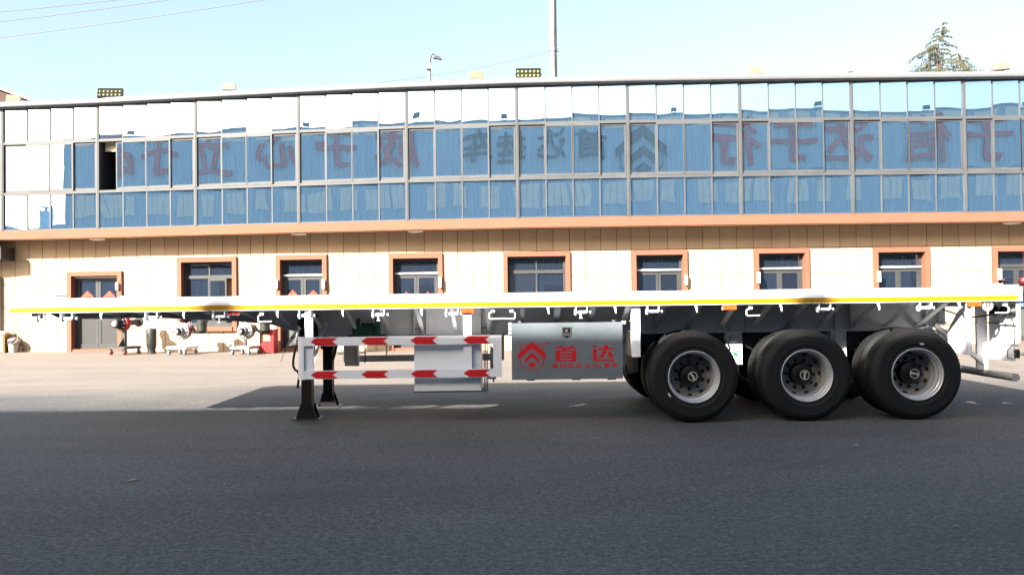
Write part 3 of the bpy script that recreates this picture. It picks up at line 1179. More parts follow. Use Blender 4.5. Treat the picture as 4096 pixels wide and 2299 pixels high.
# cedars
def cedar(tip, grow, hcrown, seed, label, lean=0.0, dens=1.0):
    rnd = random.Random(seed)
    base = Vector((tip.x - lean, tip.y, 0))
    root = empty('cedar_tree', base)
    tag(root, label, 'tree', 'cedars beyond the roof')
    n = 14

    def axis(z):
        return base.x + lean * max(0.0, 1 - (tip.z - z) / 2.2) ** 2
    mb = MB()
    mb.tube([Vector((axis(tip.z * i / n), base.y, tip.z * i / n)) for i in range(n)] + [tip], [max(0.010, 0.26 * (1 - t / n)) for t in range(n + 1)], 8)
    mb.build('trunk', 'bark', root)
    cr, crb, br = MB(), MB(), MB()
    z = tip.z - 0.12
    while z > tip.z - hcrown:
        d = tip.z - z
        cx = axis(z)
        rad = 0.14 + grow * d ** 1.0
        nb = 3 if d < 1.0 else 4
        a0 = rnd.uniform(0, 6.28)
        for k in range(nb):
            an = a0 + 6.283 * k / nb + rnd.uniform(-.5, .5)
            rr = rad * rnd.choice((0.45, 0.7, 0.95, 1.2))
            dx, dy = math.cos(an), math.sin(an)
            rise = rnd.uniform(-.1, .25)
            pts = []
            for i in range(9):
                s = i / 8
                pts.append(Vector((cx + dx * rr * s, base.y + dy * rr * s, z + rise * rr * s - (0.34 + rise) * rr * s ** 2.4)))
            br.tube(pts, [0.020 * (1 - .85 * i / 8) + .003 for i in range(9)], 4)
            side = Vector((-dy, dx, 0))
            cnt = int((14 + 110 * rr) * dens)
            for j in range(cnt):
                s = rnd.uniform(0.08, 1.0) ** 0.75
                i = min(7, int(s * 8))
                q = pts[i].lerp(pts[i + 1], s * 8 - i)
                q = q + side * (0.22 * rr * math.sin(min(1.0, s) * 2.6) * rnd.uniform(-1, 1)) + Vector((0, 0, rnd.uniform(-.03, .03)))
                ln = rnd.uniform(0.07, 0.19) * (1.0 if d > 1.0 else .7)
                dr = (Vector((dx, dy, 0)) * rnd.uniform(-.1, .8) + side * rnd.uniform(-.4, .4) + Vector((0, 0, rnd.uniform(-1.3, -.5)))).normalized()
                wv = Vector((rnd.uniform(-1, 1), rnd.uniform(-1, 1), rnd.uniform(-.3, .3))).normalized() * rnd.uniform(.007, .020)
                (crb if rnd.random() < .10 + .45 * s ** 3 else cr).add([q - wv, q + wv, q + dr * ln + wv * .3, q + dr * ln - wv * .3], [(0, 1, 2, 3)])
        z -= rnd.uniform(0.17, 0.31) if d < 3.8 else 0.5
    crown = cr.build('crown', 'needles', root, smooth=False)
    crb.build('tip_needles', 'needles_brown', crown, smooth=False)
    br.build('branches', 'bark', crown)['kind'] = 'stuff'
    return root


cedar(W(3778, 82, 40), 0.84, 5.0, 5, 'tall yellow green cedar rising behind the roof at right', lean=0.42, dens=1.15)
cedar(W(3829, 208, 41), 1.25, 3.6, 11, 'lower cedar top just right of the tall cedar', lean=-0.25, dens=1.0)
cedar(W(3401, 281, 60), 0.35, 3.0, 21, 'tiny distant tree tip peeking over the roof left of the cedars', dens=1.2)

# ------------------------------------------------------------------ steel shed across the yard (seen mirrored in the glass, shades the yard)
SH0, SHS, SHZ = -5.5, -0.03, 11.72


def SP(x, out, z):                               # shed front, out towards the yard
    return Vector((x, SH0 + SHS * x + out, z))


shed = empty('steel_shed', (10, -10, 0))
tag(shed, 'long blue grey steel shed across the yard mirrored in the upper windows', 'building')
XL, XR = -31.2, 46.0
mb = MB()
nn = int((XR - XL) / 0.25)
vs, fs = [], []
pat = ((0, 0), (0.10, 0), (0.125, 0.03), (0.20, 0.03), (0.225, 0))
pts = []
for i in range(nn):
    for a, o in pat:
        pts.append((XL + i * 0.25 + a, o))
for x, o in pts:
    vs += [SP(x, o, 0.9), SP(x, o, SHZ)]
fs = [(2 * i, 2 * i + 2, 2 * i + 3, 2 * i + 1) for i in range(len(pts) - 1)]
mb.add(vs, fs)
mb.build('cladding', 'shed_cladding', shed, smooth=False)
mb = MB()
mb.hexa([SP(XL, -24, 0), SP(XR, -24, 0), SP(XR, -0.02, 0), SP(XL, -0.02, 0), SP(XL, -24, SHZ - 0.3), SP(XR, -24, SHZ - 0.3), SP(XR, -0.02, SHZ - 0.05), SP(XL, -0.02, SHZ - 0.05)])
mb.build('wall', 'shed_trim', shed, smooth=False)
mb = MB()
mb.hexa([SP(XL, 0.0, SHZ), SP(XR, 0.0, SHZ), SP(XR, 0.08, SHZ), SP(XL, 0.08, SHZ), SP(XL, 0.0, SHZ + .08), SP(XR, 0.0, SHZ + .08), SP(XR, 0.08, SHZ + .08), SP(XL, 0.08, SHZ + .08)])
mb.hexa([SP(XL, 0.04, 8.35), SP(XR, 0.04, 8.35), SP(XR, 0.10, 8.35), SP(XL, 0.10, 8.35), SP(XL, 0.04, 8.45), SP(XR, 0.04, 8.45), SP(XR, 0.10, 8.45), SP(XL, 0.10, 8.45)])
mb.build('flashing', 'shed_trim', shed, smooth=False)
rs_ = random.Random(5)
x = XL + 0.5
k = 0
while x < XR - 2:
    wdt = 1.25
    mb = MB()
    mb.hexa([SP(x, .035, 11.18), SP(x + wdt, .035, 11.18), SP(x + wdt, .055, 11.18), SP(x, .055, 11.18), SP(x, .035, 11.6), SP(x + wdt, .035, 11.6), SP(x + wdt, .055, 11.6), SP(x, .055, 11.6)])
    mb.build('upper_light', 'shed_skylight', shed, smooth=False)
    npan = rs_.choice((2, 3, 4, 4))
    for j in range(npan):
        xx = x + j * 0.37
        if xx + 0.34 > x + 1.6:
            break
        mb = MB()
        mb.hexa([SP(xx, .035, 6.75), SP(xx + .34, .035, 6.75), SP(xx + .34, .05, 6.75), SP(xx, .05, 6.75), SP(xx, .035, 8.05), SP(xx + .34, .035, 8.05), SP(xx + .34, .05, 8.05), SP(xx, .05, 8.05)])
        mb.build('window_pane', 'shed_skylight', shed, smooth=False)
    x += 1.62 if k % 3 else 1.95
    k += 1
# canopy over the ground floor of the shed, and dark doorways
mb = MB()
mb.hexa([SP(XL + 1, 0.03, 4.3), SP(XR, 0.03, 4.3), SP(XR, 1.6, 3.8), SP(XL + 1, 1.6, 3.8), SP(XL + 1, 0.03, 4.36), SP(XR, 0.03, 4.36), SP(XR, 1.6, 3.98), SP(XL + 1, 1.6, 3.98)])
mb.build('canopy', 'shed_skylight', shed, smooth=False)
rs_ = random.Random(8)
for x in range(-28, 44, 4):
    mb = MB()
    mb.hexa([SP(x, 1.45, 0), SP(x + .12, 1.45, 0), SP(x + .12, 1.57, 0), SP(x, 1.57, 0), SP(x, 1.45, 3.8), SP(x + .12, 1.45, 3.8), SP(x + .12, 1.57, 3.8), SP(x, 1.57, 3.8)])
    mb.build('canopy_post', 'shed_trim', shed, smooth=False)
    mb = MB()
    w_, h_ = rs_.choice((1.8, 2.6, 3.2)), rs_.choice((2.2, 2.9, 3.3))
    x1_ = x + .5
    mb.hexa([SP(x1_, .031, 0), SP(x1_ + w_, .031, 0), SP(x1_ + w_, .06, 0), SP(x1_, .06, 0), SP(x1_, .031, h_), SP(x1_ + w_, .031, h_), SP(x1_ + w_, .06, h_), SP(x1_, .06, h_)])
    mb.build('roller_door', rs_.choice(('hole_black', 'shed_skylight', 'shed_trim', 'room_dark')), shed, smooth=False)


def to_shed(px, py):
    """where on the shed the facade glass, at pixel px, mirrors"""
    d = (W(px, py, 10) - Vector((0, 0, H)))
    Y = yg(px)
    hit = Vector((0, 0, H)) + d * (Y / d.y)
    n = Vector((-math.sin(PHI), -math.cos(PHI), 0))
    r = d - n * (2 * d.dot(n))
    # hit + t r on the line y = SH0 + SHS x
    t = (SH0 + SHS * hit.x - hit.y) / (r.y - SHS * r.x)
    p_ = hit + r * t
    return p_.x, p_.z


LET = [('品', 470, 640, 2.5, 'r'), ('于', 640, 640, 2.5, 'r'), ('立', 847, 645, 2.5, 'r'), ('心', 1108, 610, 2.4, 'r'), ('于', 1350, 608, 2.5, 'r'), ('成', 1590, 600, 2.5, 'r'),
       ('车', 1905, 605, 1.75, 'k'), ('挂', 2045, 600, 1.75, 'k'), ('达', 2212, 596, 1.75, 'k'), ('首', 2365, 590, 1.75, 'k'),
       ('行', 2950, 588, 2.6, 'r'), ('于', 3172, 585, 2.5, 'r'), ('达', 3395, 576, 2.6, 'r'), ('信', 3705, 565, 2.6, 'r'), ('于', 3948, 570, 2.5, 'r')]
for ch, px, py, size, c in LET:
    sx, sz = to_shed(px, py)
    me = text_mesh(ch, size * 1.05, 0.05, 0.05 if c == 'r' else 0.03)
    me.materials.append(M['letter_red' if c == 'r' else 'letter_black'])
    put('sign_letter', me, shed, SP(sx, 0.16, sz), (R(90), 0, R(180) + math.atan(SHS)))
sx, sz = to_shed(2567, 602)
mb = MB(Matrix.Translation(SP(sx, 0.16, sz)) @ Matrix.Rotation(math.atan(SHS), 4, 'Z'))
mb.prism([(0, 1.45), (1.45, .25), (1.45, -.35), (0, .75), (-1.45, -.35), (-1.45, .25)], -.03, .03)
mb.prism([(0, .30), (.75, -.3), (.75, -.75), (0, -.15), (-.75, -.75), (-.75, -.3)], -.03, .03)
mb.prism([(0, -.55), (.5, -.95), (0, -1.2), (-.5, -.95)], -.03, .03)
for (x0, z0, x1, z1) in ((-1.15, -.1, -1.15, -1.0), (-1.15, -1.0, 0, -1.5), (0, -1.5, 1.15, -1.0), (1.15, -1.0, 1.15, -.1)):
    mb.bar((x0, 0, z0), (x1, 0, z1), 0.12, 0.06, (0, 1, 0))
mb.build('sign_emblem', 'letter_black', shed, smooth=False)
# floodlights on the shed roof: two of them throw the soft spots on the trailer side
LABS = ['dark floodlight on the mirrored shed roof that shades the left of the trailer', 'dark floodlight on the mirrored shed roof that shades the trailer above the wheels']


def shed_flood(x, lab, lift=0.0, grp='floodlights on the shed roof'):
    b = SP(x, 0.05, SHZ + 0.08)
    h = .21 + lift
    root = empty('shed_floodlight', b)
    mb_ = MB(Matrix.Translation(b + Vector((0, 0.1, h))) @ Matrix.Rotation(0.4, 4, 'X'))
    mb_.box(-.17, .17, -.05, .05, -.13, .13)
    mb_.build('housing', 'black_steel', root, smooth=False)
    mb_ = MB()
    mb_.box(b.x - .12, b.x + .12, b.y - .05, b.y + .05, b.z, b.z + .02)
    for s in (-1, 1):
        mb_.bar((b.x + s * .12, b.y, b.z + .01), (b.x + s * .18, b.y + .08, b.z + h), .03, .02)
    mb_.build('bracket', 'black_steel', root, smooth=False)
    return tag(root, lab, 'floodlight', grp)


for k, x in enumerate((-15.25, -8.5)):
    shed_flood(x, LABS[k], (-.04, .11)[k])
for x, lab in ((-26.6, 'dark floodlight on the mirrored shed roof nearest its left end'), (-3.4, 'dark floodlight on the mirrored shed roof above the black lettering'), (6.3, 'dark floodlight on the mirrored shed roof just right of the emblem'),
               (14.4, 'dark floodlight on the mirrored shed roof between the two red characters right of the emblem'), (20.4, 'dark floodlight on the mirrored shed roof above the second red character from the right'), (26.0, 'dark floodlight on the mirrored shed roof at the far right')):
    shed_flood(x, lab)
# lower annex left of the shed
ax = empty('annex', (-40, -12, 0))
tag(ax, 'low grey annex with a stack beside the shed mirrored in the lower left panes', 'building')
mb = MB()
mb.hexa([SP(-66, -18, 0), SP(-31.6, -18, 0), SP(-31.6, -1, 0), SP(-66, -1, 0), SP(-66, -18, 6.6), SP(-31.6, -18, 6.6), SP(-31.6, -1, 6.4), SP(-66, -1, 6.4)])
mb.build('wall', 'shed_cladding', ax, smooth=False)
mb = MB()
s0 = SP(-35.6, -4, 0)
mb.box(s0.x - .3, s0.x + .3, s0.y - .3, s0.y + .3, 6.45, 8.0)
mb.cyl((s0.x, s0.y, 8.0), (s0.x, s0.y, 8.25), 0.12)
mb.lathe([(.6, 8.22), (0.06, 8.36)], (s0.x, s0.y, 0), 'z', 16)
mb.build('stack', 'shed_cladding', ax, smooth=False)

# ------------------------------------------------------------------ the flatbed trailer
TY = 9.0                                        # near side of the trailer
TW = 2.48
TYF = TY + TW
TC = TY + TW / 2
trl = empty('flatbed_trailer', (0, TC, 0))
tag(trl, 'long white three axle flatbed trailer with yellow tape parked without a truck', 'trailer')
XF, XB = W(40, 1230, TY).x, W(4091, 1178, TY).x
ZB, ZT = 1.368, 1.535


def X(px, Y=TY + .05, y=1240):
    return W(px, y, Y).x


def Z(px, py, Y=TY + .05):
    return W(px, py, Y).z


mb = MB()
mb.box(XF + .062, XB - .062, TY + .002, TY + .05, ZB, ZT)
mb.box(XF + .062, XB - .062, TY + .0505, TY + .11, ZB, ZB + .010)
mb.box(XF + .062, XB - .062, TYF - .05, TYF, ZB, ZT)
mb.box(XF, XF + .06, TY + .002, TYF, ZB, ZT)
mb.box(XB - .06, XB, TY + .002, TYF, ZB, ZT)
mb.build('side_rail', 'white_paint', trl, smooth=False)
mb = MB()
mb.box(XF + .061, XB - .061, TY + .051, TYF - .051, ZT - .03, ZT - .008)
mb.build('deck_floor', 'frame_paint', trl, smooth=False)
for px in (492, 4015):              # low lashing fittings on the rail
    x = X(px)
    mb = MB()
    if px > 3900:
        mb.box(x - .20, x + .16, TY + .02, TY + .12, ZT + .001, ZT + .022)
        mb.box(x - .17, x - .02, TY + .02, TY + .12, ZT + .0225, ZT + .038)
    else:
        mb.cyl((x - .035, TY + .09, ZT + .004), (x + .035, TY + .09, ZT + .004), .02, seg=12)
    mb.build('deck_fitting', 'white_paint', trl)
# reflective tape in pieces
x = XF + .002
first = True
tape = None
while x < XB - .06:
    ln = 0.118 if first else 0.534
    first = False
    x1 = min(x + ln, XB - .055)
    mb = MB()
    mb.box(x + .001, x1 - .001, TY - .0012, TY + .0018, ZB + .010, ZB + .066)
    mb.build('reflective_tape', 'tape_yellow', trl, smooth=False)
    x = x1
# main beams, gooseneck to full depth
BT = ZB - .002
bp = [(192, 1249), (226, 1266), (249, 1273), (635, 1270), (946, 1283.6), (1077, 1294), (1191, 1327), (1258, 1346)]
for YB in (TC - .50, TC + .50):
    YF_ = TC - .50 - .07
    low = [(W(px, py, YF_).x, W(px, py, YF_).z) for px, py in bp]
    low[-1] = (low[-1][0], 1.016)
    xe = X(3792, YF_)
    low += [(X(3640, YF_), 1.016), (xe, 1.10)]
    mb = MB()
    vs, fs = [], []
    for x_, z_ in low:
        zl = min(z_ + .009, BT - .014)
        for y_ in (YB - .006, YB + .006):
            vs += [(x_, y_, zl), (x_, y_, BT - .0125)]
    for q in range(len(low) - 1):
        b_ = 4 * q
        fs += [(b_, b_ + 4, b_ + 5, b_ + 1), (b_ + 2, b_ + 3, b_ + 7, b_ + 6), (b_, b_ + 2, b_ + 6, b_ + 4), (b_ + 1, b_ + 5, b_ + 7, b_ + 3)]
    e_ = 4 * (len(low) - 1)
    fs += [(0, 1, 3, 2), (e_, e_ + 2, e_ + 3, e_ + 1)]
    mb.add(vs, fs)
    mb.build('main_beam', 'frame_paint', trl, smooth=False)
    mb = MB()
    for (xa, za), (xb, zb) in zip(low[:-1], low[1:]):
        mb.hexa([(xa, YB - .07, za - .006), (xb, YB - .07, zb - .006), (xb, YB + .07, zb - .006), (xa, YB + .07, za - .006), (xa, YB - .07, za + .008), (xb, YB - .07, zb + .008), (xb, YB + .07, zb + .008), (xa, YB + .07, za + .008)])
    mb.box(low[0][0], xe, YB - .07, YB + .07, BT - .012, BT)
    mb.build('beam_flange', 'frame_paint', trl, smooth=False)
# cross members and sloping outriggers
YBN = TC - .50
mb = MB()
mb.box(-.025, .025, TY + .052, TYF - .052, 1.376, 1.49)
cross_me = mb.mesh('crossmember', 'frame_paint', smooth=False)


def beam_z(x):
    pts_ = [(W(px, py, TC - .57).x, W(px, py, TC - .57).z) for px, py in bp]
    pts_[-1] = (pts_[-1][0], 1.016)
    if x <= pts_[0][0]:
        return BT
    for (xa, za), (xb, zb) in zip(pts_[:-1], pts_[1:]):
        if x <= xb:
            return za + (zb - za) * (x - xa) / (xb - xa)
    return 1.016


xo = -5.25
while xo < 5.4:
    put('crossmember', cross_me, trl, (xo, 0, 0))
    zlow = beam_z(xo) + .03
    if xo > -5.0:
        for s in (-1, 1):
            ya, yb = (TY + .06, YBN - .012) if s < 0 else (TYF - .06, TC + .512)
            mb = MB()
            mb.bar((xo, ya, ZB - .008), (xo, yb, max(zlow, 1.06)), .045 if xo < .3 else .07, .010)
            mb.build('outrigger', 'frame_paint', trl, smooth=False)
    xo += .413
# upright stiffeners on the near web
for px in (1655, 1706, 1921, 1968, 2621, 2919, 2986, 3344, 3403, 3706, 3757):
    x = X(px, YBN - .06)
    mb = MB()
    mb.box(x - .006, x + .006, YBN - .068, YBN - .0065, 1.03, BT - .014)
    mb.build('web_stiffener', 'frame_paint', trl, smooth=False)
for pa, pb in ((1655, 1706), (1921, 1968)):     # small shelves with a bolt
    xa, xb = X(pa, YBN - .06), X(pb, YBN - .06)
    mb = MB()
    mb.box(xa + .0065, xb - .0065, YBN - .066, YBN - .0065, 1.10, 1.108)
    xm = (xa + xb) / 2
    mb.cyl((xm, YBN - .04, 1.03), (xm, YBN - .04, 1.17), .008, seg=8)
    mb.cyl((xm, YBN - .04, 1.1085), (xm, YBN - .04, 1.125), .016, seg=6)
    mb.build('bolt_shelf', 'galvanised', trl)

# strap winches under the rail
mb = MB()
for x, zl in ((-.072, 1.262), (.060, 1.282)):
    mb.prism_x([(TY + .012, ZB - .002), (TY + .095, ZB - .002), (TY + .095, 1.31), (TY + .07, zl), (TY + .035, zl), (TY + .012, 1.30)], x - .006, x + .006)
mb.box(-.065, .053, TY + .03, TY + .09, ZB - .012, ZB - .003)
wf_me = mb.mesh('winch_frame', 'white_paint', smooth=False)
mb = MB()
mb.cyl((-.0655, TY + .05, 1.298), (.0535, TY + .05, 1.298), .020, seg=16)
mb.cyl((.0665, TY + .05, 1.298), (.098, TY + .05, 1.298), .015, seg=10)
mb.cyl((.098, TY + .05, 1.298), (.106, TY + .05, 1.298), .019, seg=10)
wd_me = mb.mesh('winch_drum', 'white_paint')
mb = MB()
mb.lathe([(.0, -.010), (.031, -.010), (.031, -.002), (.0, -.002)], (-.078, TY + .05, 1.298), 'x', 28, wob=lambda i, k: (.004 if k % 2 and i in (1, 2) else 0))
wr_me = mb.mesh('ratchet', 'white_paint', smooth=False)
mb = MB()
mb.cyl((0, TY + .045, 1.278), (0, TY + .045, 1.235), .011, seg=10)
mb.box(-.02, .02, TY + .035, TY + .055, 1.228, 1.236)
wp_me = mb.mesh('winch_pawl', 'white_paint')
WIN = [274, 612, 882, 1224, 1518, 1811, 2327, 2613, 3297, 3700]
for i, px in enumerate(WIN):
    x = X(px)
    w_ = put('winch', wf_me, trl, (x, 0, 0))
    WL[w_.name] = Vector((x, 0, 0))
    put('drum', wd_me, w_, (x, 0, 0))
    put('ratchet', wr_me, w_, (x, 0, 0))
    if i in (2, 4, 6):
        put('pawl', wp_me, w_, (x - .012, 0, 0))
# rope hooks
mb = MB()
pr = []
for k in range(9):
    t = k / 8
    pr.append((TY + .02 - .028 * math.sin(t * 2.6) * 1.0, ZB - .002 - .085 * t, .0135 * (1 - .55 * t)))
vs, fs = [], []
for k, (y, z, w_) in enumerate(pr):
    sk = .012 * (k / 8) ** 2
    vs += [(-w_ + sk, y, z), (w_ + sk, y, z), (w_ + sk, y + .012, z - .003), (-w_ + sk, y + .012, z - .003)]
for k in range(8):
    b = 4 * k
    fs += [(b, b + 1, b + 5, b + 4), (b + 1, b + 2, b + 6, b + 5), (b + 2, b + 3, b + 7, b + 6), (b + 3, b, b + 4, b + 7)]
fs += [(3, 2, 1, 0), (32, 33, 34, 35)]
mb.add(vs, fs)
hk_me = mb.mesh('rope_hook', 'white_paint')
for px in (412, 740, 1113, 1373, 1686, 2191, 2458, 2781, 3118, 3507, 3828):
    put('rope_hook', hk_me, trl, (X(px), 0, 0))
# cranked locking rods
for px, sg, ln in ((1032, 1, .155), (1957, 1, .19), (2060, -1, .17), (2987, 1, .155), (4036, -1, .155)):
    x = X(px)
    y = TY + .06
    mb = MB()
    mb.box(x + .02, x + .065, y - .02, y + .02, ZB - .055, ZB - .002) if sg > 0 else mb.box(x - .065, x - .02, y - .02, y + .02, ZB - .055, ZB - .002)
    h_ = mb.build('rod_holder', 'frame_paint', trl, smooth=False)
    mb = MB()
    z0 = ZB - .060
    dz = .065 if sg > 0 or px < 3000 else .07
    if px > 4000:
        mb.tube([(x - .03, y, z0 + .004), (x + .006, y, z0 - .02), (x + .0, y, z0 - dz), (x - .02, y, z0 - dz - .008), (x - ln, y, z0 - dz - .006)], .0085, 8)
    else:
        mb.tube([(x + sg * .06, y, z0), (x + sg * .012, y, z0), (x, y, z0 - .010), (x, y, z0 - dz), (x + sg * .012, y, z0 - dz - .010), (x + sg * ln, y, z0 - dz - .006)], .0085, 8)
    mb.build('locking_rod', 'white_paint', h_)
# side marker lamps and a red reflector
for pa, pb, ya, yb in ((1843, 1898, 1231, 1252), (2887, 2944, 1217, 1239), (3861, 3919, 1205, 1226)):
    x0, x1 = X(pa), X(pb)
    z0, z1 = Z((pa + pb) / 2, yb), Z((pa + pb) / 2, ya)
    mb = MB()
    mb.box(x0 + .004, x1 - .004, TY + .008, TY + .030, z0 + .004, z1 - .002)
    mb.box((x0 + x1) / 2 - .012, (x0 + x1) / 2 + .012, TY + .004, TY + .0075, z0 + .008, z1 - .006)
    L_ = mb.build('marker_lamp', 'lamp_orange', trl, smooth=False)
    mb = MB()
    mb.box(x0, x1, TY + .0305, TY + .045, z0, z1)
    mb.build('lamp_base', 'white_paint', L_, smooth=False)
x0, x1 = X(911), X(961)
z0, z1 = Z(936, 1261), Z(936, 1243)
mb = MB()
mb.box(x0, x1, TY + .03, TY + .038, z0, z1)
rf = mb.build('side_reflector', 'reflector_red', trl, smooth=False)
mb = MB()
for (a, b, c, d) in ((x0, x1, z1 - .005, z1), (x0, x1, z0, z0 + .005), (x0, x0 + .006, z0 + .005, z1 - .005), (x1 - .006, x1, z0 + .005, z1 - .005), ((x0 + x1) / 2 - .008, (x0 + x1) / 2 + .008, z0 + .005, z1 - .005)):
    mb.box(a, b, TY + .026, TY + .0295, c, d)
mb.box(x0 + .03, x0 + .05, TY + .0385, TY + .05, z1 - .01, ZB - .001)
mb.build('frame', 'galvanised', rf, smooth=False)
# front lashing ring, rear ring, front pin box
for px, yy, rx_, rz_, lab in ((169, 1266, .034, .052, 'front'), (3951, 1223, .046, .048, 'rear')):
    x, z = X(px), Z(px, yy)
    mb = MB()
    mb.tube([(x + rx_ * math.cos(t), TY + .05, z + rz_ * math.sin(t)) for t in [2 * math.pi * k / 24 for k in range(24)]], .011 if lab == 'front' else .017, 8, closed=True)
    mb.box(x - .02, x + .02, TY + .03, TY + .07, z + rz_ - .01, ZB - .001)
    mb.build('lashing_ring', 'white_paint', trl)
x0, x1 = X(126), X(148)
mb = MB()
mb.box(x0, x1, TY + .05, TY + .16, Z(137, 1272), ZB - .001)
mb.box(x0 - .008, x1 + .008, TY + .045, TY + .165, Z(137, 1272) - .008, Z(137, 1272) - .0005)
mb.cyl((x1 - .02, TY + .1, Z(137, 1272) - .008), (x1 - .02, TY + .1, Z(137, 1290)), .011, seg=10)
mb.build('lock_box', 'grey_paint', trl)

# landing legs
lx = -2.565
leg_y = (TC - .55, TC + .55)
for ly in leg_y:
    mb = MB()
    mb.box(lx - .085, lx + .085, ly - .085, ly + .085, .80, ZB - .05)
    mb.box(lx - .095, lx + .12, ly - .06, ly + .09, .98, 1.30)
    lg = mb.build('landing_leg', 'black_steel', trl, smooth=False)
    mb = MB()
    mb.box(lx - .063, lx + .063, ly - .063, ly + .063, .10, .7995)
    mb.build('inner_leg', 'black_steel', lg, smooth=False)
    mb = MB()
    for s in (-1, 1):
        yy = ly + s * .075
        mb.hexa([(lx - .13, yy - .006, .018), (lx + .13, yy - .006, .018), (lx + .13, yy + .006, .018), (lx - .13, yy + .006, .018), (lx - .068, yy - .006, .20), (lx + .068, yy - .006, .20), (lx + .068, yy + .006, .20), (lx - .068, yy + .006, .20)])
    mb.cyl((lx - .02, ly - .10, .15), (lx - .02, ly + .10, .15), .018, seg=12)
    mb.hexa([(lx - .17, ly - .125, .002), (lx + .17, ly - .125, .002), (lx + .17, ly + .125, .002), (lx - .17, ly + .125, .002), (lx - .165, ly - .12, .0175), (lx + .165, ly - .12, .0175), (lx + .165, ly + .12, .0175), (lx - .165, ly + .12, .0175)])
    mb.build('foot', 'black_steel', lg)
    mb = MB()
    mb.bar((lx + .085, ly - .10, .66), (lx + .225, ly - .10, 1.15), .04, .010, (1, 0, 0))
    mb.bar((lx + .215, ly - .09, 1.10), (lx + .25, ly - .09, 1.19), .05, .03, (1, 0, 0))
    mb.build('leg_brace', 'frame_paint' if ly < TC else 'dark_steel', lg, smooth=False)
mb = MB()
mb.cyl((lx + .02, leg_y[0] + .09, 1.15), (lx + .02, leg_y[1] - .09, 1.15), .02, seg=10)
mb.build('cross_shaft', 'dark_steel', trl)
yy = TY + .28
mb = MB()
mb.tube([W(px, py, yy) for px, py in ((1200, 1290), (1196, 1330), (1180, 1400), (1173, 1440), (1173, 1465), (1180, 1478), (1192, 1486), (1197, 1500), (1194, 1522), (1190, 1552))], .014, 10)
ck = mb.build('crank_handle', 'black_steel', trl)
mb = MB()
mb.bar(W(1192, 1318, yy + .05), W(1158, 1368, yy + .05), .045, .008, (1, 0, 0))
mb.bar(W(1158, 1366, yy + .05), W(1139, 1402, yy + .05), .02, .006, (1, 0, 0))
mb.tube([W(1140, 1400, yy + .05), W(1132, 1422, yy + .06), W(1124, 1446, yy + .07)], .003, 5)
mb.box(X(1192, yy), X(1208, yy), yy - .02, yy + .06, 1.13, ZB - .06)
mb.build('crank_bracket', 'black_steel', ck, smooth=False)
mb = MB()
a = W(1191, 1330, yy - .02)
b = W(1183, 1378, yy - .02)
mb.cyl(a, b, .017, seg=12)
mb.build('crank_grip', 'bright_steel', ck)

# side guards
AR = [(-.0), .59, 1.19, 1.80]


def guard(Yg_, near):
    s = -1 if near else 1
    yo, yi = (Yg_, Yg_ + .028)
    root = empty('side_guard', (0, Yg_, 0), trl)
    x0, x1 = X(1191), X(2005)
    rails = ((.946, 1.046), (.562, .658))
    for z0, z1 in rails:
        mb_ = MB()
        mb_.box(x0 + .075, x1 - .1005, yo, yi, z0, z1)
        mb_.build('guard_rail', 'white_paint', root, smooth=False)
    mb_ = MB()
    prof_ = []
    for k in range(9):
        t = math.pi * (0.5 + k / 8)
        prof_.append((x0 + .04 + .04 * math.cos(t), (yo + .028) + .03 * math.sin(t) * (1 if near else -1)))
    n_ = 8
    vs_ = [(x_, y_, z_) for z_ in (.556, 1.052) for x_, y_ in ([(x0 + .0745, yo - .001 * 0), (x0 + .04, yo - .002), (x0 + .012, yo + .010), (x0, yo + .035), (x0, yo + .08), (x0 + .006, yo + .08), (x0 + .02, yo + .03), (x0 + .0745, yi)])]
    fs_ = [(i_, (i_ + 1) % n_, n_ + (i_ + 1) % n_, n_ + i_) for i_ in range(n_)] + [tuple(range(n_))[::-1], tuple(range(n_, 2 * n_))]
    mb_.add(vs_, fs_)
    mb_.build('guard_end', 'white_paint', root)
    mb_ = MB()
    mb_.box(x1 - .1, x1, yo, yi, .562, 1.046)
    mb_.build('guard_end', 'white_paint', root, smooth=False)
    for xa, xb in ((X(1219), X(1251)), (X(1852), X(1885))):
        mb_ = MB()
        mb_.prism_x([(yi + .001, .60), (yi + .045, .60), (yi + .045, ZB - .01), (yi + .001, ZB - .01)], xa, xb)
        mb_.build('guard_post', 'white_paint', root, smooth=False)
    if near:
        for z0, z1 in rails:
            zm = (z0 + z1) / 2
            hz = (z1 - z0) / 2 - .006
            for tip in (1243.7, 1446, 1642, 1851.7):
                xt = X(tip)
                mb_ = MB()
                mb_.prism([(xt, zm), (xt + .065, zm + hz), (xt + .315, zm + hz), (xt + .255, zm), (xt + .315, zm - hz), (xt + .065, zm - hz)], yo - .003, yo - .0005)
                mb_.build('red_arrow', 'arrow_red', root, smooth=False)


guard(TY + .015, True)
guard(TYF - .045, False)
# far post plate seen under the near rail
mb = MB()
xa, xb = X(1378, TYF - .1), X(1436, TYF - .1)
mb.box(xa, xb, TYF - .12, TYF - .10, .51, .98)
mb.box(xb - .012, xb, TYF - .21, TYF - .1205, .51, .98)
mb.box(xb - .075, xb - .065, TYF - .16, TYF - .1205, .51, .75)
mb.build('far_post', 'frame_paint', trl, smooth=False)

